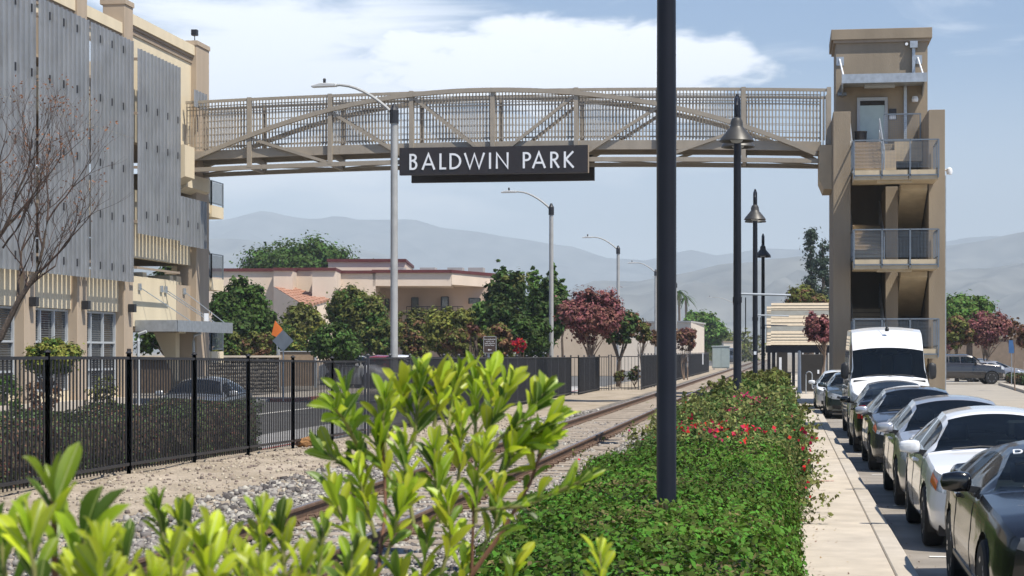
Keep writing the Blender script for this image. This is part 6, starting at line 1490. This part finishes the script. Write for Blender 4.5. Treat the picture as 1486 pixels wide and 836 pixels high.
SEDAN = dict(L=4.64, W=1.80, R=.325, wf=.92, wr=3.62, cowl=1.18, roof0=2.02, roof1=3.15, deck=4.05, roofw=.60, belt=[(0, .70), (.25, .80), (.7, .86), (1.2, .93), (2.5, .96), (3.6, 1.0), (4.3, 1.0), (4.64, .92)],
    top=[(0, .72), (.12, .80), (.5, .91), (1.18, 1.02), (1.6, 1.24), (2.02, 1.415), (2.25, 1.45), (2.7, 1.47), (3.15, 1.42), (3.6, 1.27), (4.05, 1.10), (4.5, 1.08), (4.64, 1.02)], g0=1.50, g1=3.80, pillars=[2.52, 3.42], seams=[1.32, 2.54, 3.55], handles=[2.36, 3.34], mirror=(1.55, 1.04))
COROLLA = dict(SEDAN, mirrorm=p_white)
t, patch, fp, bp_, sx_, _ = make_car('parked_car', 'white compact sedan facing the camera, second car of the row behind the black coupe', 'car', COROLLA, p_white, (2.36, 19.65, 0))
def face_common(t, patch, fp, paintm, headm=m_head, hz0=(.60, .62, .70), hz1=(.72, .80, .86), amber=True, hs=(.62, 1.42), grille=True):
    for s in (-1, 1):
        h = patch('headlight', headm, fp, hs[0], hs[1], hz0, hz1, s)
        if amber: patch('turn_signal', m_amber, fp, 1.12, hs[1]-.05, (hz0[1]+.02, hz0[2]+.03), (hz0[1]+.12, hz1[2]-.03), s, parent=h, e=.012)
        patch('headlight_bezel', m_trimb, fp, hs[0]+.06, hs[0]+.25, (hz0[0]+.03, hz0[0]+.05), (hz1[0]-.03, hz1[0]), s, parent=h, e=.011)
        patch('fog_lamp_recess', m_trimb, fp, .60, .92, (.30, .32), (.42, .44), s)
    if grille:
        g = patch('grille', m_trimb, fp, 0, .55, (.58, .60), (.70, .68), 1); patch('grille', m_trimb, fp, 0, .55, (.58, .60), (.70, .68), -1)
        for z in (.60, .64, .68): patch('grille_bar', m_chrome, fp, 0, .52, (z, z+.005), (z+.012, z+.017), 1, parent=g, e=.014); patch('grille_bar', m_chrome, fp, 0, .52, (z, z+.005), (z+.012, z+.017), -1, parent=g, e=.014)
    for s in (-1, 1): patch('lower_intake', m_trimb, fp, 0, .58, (.28, .30), (.46, .44), s)
    patch('number_plate', m_plate, fp, 0, .17, (.46, .46), (.575, .575), 1, e=.022); patch('number_plate', m_plate, fp, 0, .17, (.46, .46), (.575, .575), -1, e=.022)
def tails(patch, bp_, z0=.72, z1=.92, s0=.6, s1=1.25):
    for s in (-1, 1): patch('tail_light', m_tail, bp_, s0, s1, (z0, z0+.02), (z1, z1-.02), s)
face_common(t, patch, fp, p_white); tails(patch, bp_)
# silhouettes of seats and the inside mirror are behind dark glass; black coupe in front
COUPE = dict(L=4.78, W=1.88, R=.345, wf=.90, wr=3.62, cowl=1.45, roof0=2.22, roof1=3.05, deck=4.05, roofw=.575, rim=m_rim, belt=[(0, .74), (.3, .82), (.8, .88), (1.4, .93), (2.6, .95), (3.3, 1.03), (4.0, 1.02), (4.78, .95)],
    top=[(0, .78), (.15, .86), (.5, .95), (1.45, 1.03), (1.85, 1.22), (2.22, 1.345), (2.45, 1.375), (2.8, 1.38), (3.05, 1.35), (3.6, 1.2), (4.05, 1.09), (4.6, 1.08), (4.78, 1.03)], g0=1.80, g1=3.55, pillars=[3.02], seams=[1.72, 3.02], handles=[2.85], mirror=(1.92, 1.05), mw=.25, mh=.17, bulge=.12, nlean=.4, mirrorm=p_black)
t, patch, fp, bp_, sx_, _ = make_car('parked_car', 'glossy black sports coupe cut by the right edge, nearest car of the row', 'car', COUPE, p_black, (2.38, 13.45, 0))
face_common(t, patch, fp, p_black, headm=mat('smoked headlight', (.10, .10, .11), .1, coat=1.0), hz0=(.66, .66, .70), hz1=(.78, .80, .78), amber=False, hs=(.55, 1.0)); tails(patch, bp_)
for s in (-1, 1):
    mb = MB(); yy = [1.35+k*.15 for k in range(13)]
    for a, c in zip(yy, yy[1:]): mb.bar((s*(sx_(a, .36)+.004), a, .33+.02*(a-1.3)), (s*(sx_(c, .36)+.004), c, .33+.02*(c-1.3)), .02, .035)
    mb.build('side_crease', m_rim_d, t, False)
o = text_obj('windshield_sticker', 'DO', .12, m_letter, t, (-.57, 2.0, 1.272), (R(20), R(-5), R(-6)), align='LEFT')
SILVER = dict(SEDAN, L=4.84, W=1.83, wr=3.74, roof1=3.3, deck=4.2, top=[(0, .74), (.12, .82), (.5, .93), (1.18, 1.03), (1.6, 1.24), (2.02, 1.42), (2.3, 1.455), (2.8, 1.47), (3.3, 1.42), (3.75, 1.27), (4.2, 1.12), (4.7, 1.09), (4.84, 1.02)], g1=3.95, mirrorm=p_silver)
t, patch, fp, bp_, sx_, _ = make_car('parked_car', 'silver sedan with white mirror directly behind the white compact sedan', 'car', SILVER, p_silver, (2.38, 24.95, 0)); face_common(t, patch, fp, p_silver, amber=False); tails(patch, bp_)
t, patch, fp, bp_, sx_, _ = make_car('parked_car', 'dark grey sedan facing the camera between the silver sedan and the black hatchback', 'car', dict(SILVER, mirrorm=p_silver), p_grey, (2.36, 32.6, 0)); face_common(t, patch, fp, p_grey, amber=True, hz0=(.62, .66, .74), hz1=(.74, .84, .90)); tails(patch, bp_)
HATCH = dict(SEDAN, L=4.48, W=1.76, wr=3.58, roof1=2.9, deck=4.25, rearglass=True, top=[(0, .72), (.12, .80), (.5, .91), (1.1, 1.04), (1.6, 1.28), (2.02, 1.43), (2.4, 1.48), (2.9, 1.46), (3.5, 1.34), (4.25, 1.12), (4.40, 1.09), (4.48, .98)], g1=3.9, mirrorm=p_black)
t, patch, fp, bp_, sx_, _ = make_car('parked_car', 'black hatchback with its red tail lamps towards the camera, in front of the white van', 'car', HATCH, p_black, (2.28, 38.8+4.48, 0), math.pi); face_common(t, patch, fp, p_black, amber=False); tails(patch, bp_, .70, 1.0, .68, 1.2)
for s in (-1, 1): patch('tail_light_lens', m_head, bp_, .70, 1.05, (.82, .84), (.87, .89), s, e=.012)
patch('number_plate', m_plate, bp_, 0, .2, (.6, .6), (.72, .72), 1); patch('number_plate', m_plate, bp_, 0, .2, (.6, .6), (.72, .72), -1)
VAN = dict(L=5.93, W=2.02, R=.345, wf=1.0, wr=4.67, cowl=.98, roof0=1.66, roof1=5.6, deck=5.85, roofw=.455*2*.93, rearglass=False, bulge=.15, nz=.75, nlean=.5, tlean=.1, rbulge=.05, plan=[(0, .86), (.15, .92), (.4, .97), (.9, 1), (5.6, 1), (5.93, .985)],
    belt=[(0, .98), (.3, 1.12), (.95, 1.30), (1.6, 1.36), (5.93, 1.36)], top=[(0, 1.0), (.12, 1.12), (.5, 1.28), (.98, 1.46), (1.35, 1.88), (1.66, 2.22), (1.95, 2.46), (2.3, 2.63), (2.8, 2.72), (5.6, 2.73), (5.85, 2.71), (5.93, 2.66)], g0=1.30, g1=2.30, pillars=[], seams=[1.15, 2.32, 3.5], handles=[2.15], mirror=(1.32, 1.62), mw=.20, mh=.42, mirrorm=m_trimb, handlem=m_trimb)
t, patch, fp, bp_, sx_, _ = make_car('parked_van', 'tall white cargo van facing the camera in front of the stair tower', 'van', VAN, p_white, (2.50, 45.25, 0))
for s in (-1, 1):
    patch('headlight', m_head, fp, .72, 1.32, (.74, .80, .92), (.98, 1.06, 1.12), s); patch('fog_lamp_recess', m_trimb, fp, .62, .92, (.34, .34), (.46, .46), s)
    patch('grille', m_trimb, fp, 0, .60, (.66, .70), (.98, .94), s); patch('bumper', m_trimb, fp, 0, 1.5, (.30, .30), (.50, .50), s)
    MB().prism([(s*.30, .88), (s*.86, .84), (s*.84, .92), (s*.32, .97)], 1.335, 1.40, 'z').build('air_vent', m_trimb, t, False)
MB().tube([(0, 2.05, 2.64), (0, 1.95, 2.68), (-.02, 2.2, 3.0)], .008, 5).lathe([(.05, 2.60), (.05, 2.66), (.02, 2.72)], 8, (0, 2.0, 0)).build('antenna', m_trimb, t, False)
for z in (.72, .80, .88):
    for s in (-1, 1): patch('grille_bar', m_chrome, fp, 0, .55, (z, z+.01), (z+.02, z+.03), s, e=.016)
patch('emblem', m_chrome, fp, 0, .11, (.76, .76), (.93, .93), 1, e=.02); patch('emblem', m_chrome, fp, 0, .11, (.76, .76), (.93, .93), -1, e=.02)
t, patch, fp, bp_, sx_, _ = make_car('parked_car', 'grey green car just behind the left side of the white van', 'car', dict(SEDAN, mirrorm=p_green), p_green, (2.12, 58.4, 0)); face_common(t, patch, fp, p_green, amber=False, hs=(.5, 1.3)); tails(patch, bp_)
t, patch, fp, bp_, sx_, _ = make_car('parked_car', 'small white car at the far end of the row, left of the van', 'car', dict(SEDAN, mirrorm=p_white), p_white, (1.88, 63.4, 0)); face_common(t, patch, fp, p_white, amber=False); tails(patch, bp_)
# grey car on the street behind the fence
t, patch, fp, bp_, sx_, _ = make_car('driving_car', 'grey sedan on the street seen through the fence above the clipped hedge', 'car', dict(SEDAN, mirrorm=p_beige), mat('mid grey paint', (.17, .17, .17), .25, metal=.3, coat=1), (-15.1, 45.2, -0.03), R(3), group=None); face_common(t, patch, fp, p_beige, amber=False); tails(patch, bp_)
# dark pickup and cars in the lot at the right
PICK = dict(L=5.8, W=2.02, R=.41, wf=1.0, wr=4.65, cowl=1.55, roof0=2.15, roof1=4.0, deck=4.3, roofw=.66, lift=.2, bulge=.12, rbulge=.02, belt=[(0, 1.02), (.3, 1.14), (1.5, 1.24), (4.2, 1.30), (5.8, 1.30)], top=[(0, 1.08), (.12, 1.16), (.6, 1.26), (1.55, 1.34), (2.15, 1.86), (2.5, 1.94), (3.9, 1.93), (4.12, 1.88), (4.3, 1.36), (5.8, 1.36)], g0=1.9, g1=4.0, pillars=[2.95, 3.72], seams=[1.7, 2.97, 4.1], handles=[2.8, 3.75], mirror=(2.0, 1.36), mh=.22, mirrorm=p_pick)
p = W(1455, 545, 119.5); t, patch, fp, bp_, sx_, _ = make_car('pickup_truck', 'dark brown grey pickup truck parked crosswise right of the stair tower', 'pickup truck', PICK, p_pick, (p.x+.1, p.y, 0), R(-96)+math.pi*0, group=None)
t.rotation_euler = (0, 0, R(-84)+math.pi); 
for s in (-1, 1): patch('headlight', m_head, fp, .68, 1.3, (.92, .96), (1.10, 1.16), s); patch('bumper', m_chrome, fp, 0, 1.2, (.48, .48), (.68, .68), s); patch('grille', m_trimb, fp, 0, .62, (.74, .76), (1.08, 1.06), s)
patch('windshield_shade', mat('sun shade foil', (.35, .62, .58), .3, metal=.2), lambda s_, z, e: (s_*.66, 1.66+(z-1.42)*1.15, z+.035), 0, 1, (1.42, 1.42), (1.78, 1.72), 1); patch('windshield_shade', mat('sun shade foil', (.35, .62, .58), .3), lambda s_, z, e: (s_*.66, 1.66+(z-1.42)*1.15, z+.035), 0, 1, (1.42, 1.42), (1.78, 1.72), -1)
for px, D_, pm, lab, rz in ((1475, 135, p_beige, 'light silver car behind the planter hedge at the right edge', R(75)), (1452, 150, p_red, 'dark red car behind the pickup truck nose', R(80)), (1490, 126, p_silver, 'silver car cut by the right edge of the picture in the far lot', R(70)), (1466, 166, p_grey, 'dark car in the second row of the far parking lot', R(85))):
    p = W(px, 530, D_); make_car('parked_car', lab, 'car', dict(SEDAN, mirrorm=pm), pm, (p.x-2*(0), p.y, 0), rz, group='cars in the far parking lot')
for px, D_, pm, lab in ((566, 104, p_white, 'white car beyond the fence left of the nearest street light'), (606, 105, p_red, 'dark red car beyond the fence right of the nearest street light'), (636, 106, p_white, 'second white car beyond the fence beside the dark red one'), (588, 112, p_grey, 'dark car beyond the fence partly behind the nearest street light')):
    p = W(px, 530, D_); make_car('parked_car', lab, 'car', dict(SEDAN, mirrorm=pm), pm, (p.x, p.y, 0.0), R(65), group='cars parked across the street')[0].scale = (1.05, 1.0, 1.3)
p = W(1189, 515, 260); make_car('parked_car', 'tiny dark car far behind the platform under the pink tree', 'car', dict(SEDAN, mirrorm=p_black), p_black, (p.x, p.y, 0), 0, group=None)
p = W(1072, 515, 330); make_car('parked_car', 'tiny blue grey vehicle waiting far down beside the tracks', 'car', dict(VAN, mirrorm=p_grey), p_grey, (p.x-1.5, p.y, 0), 0, group=None)
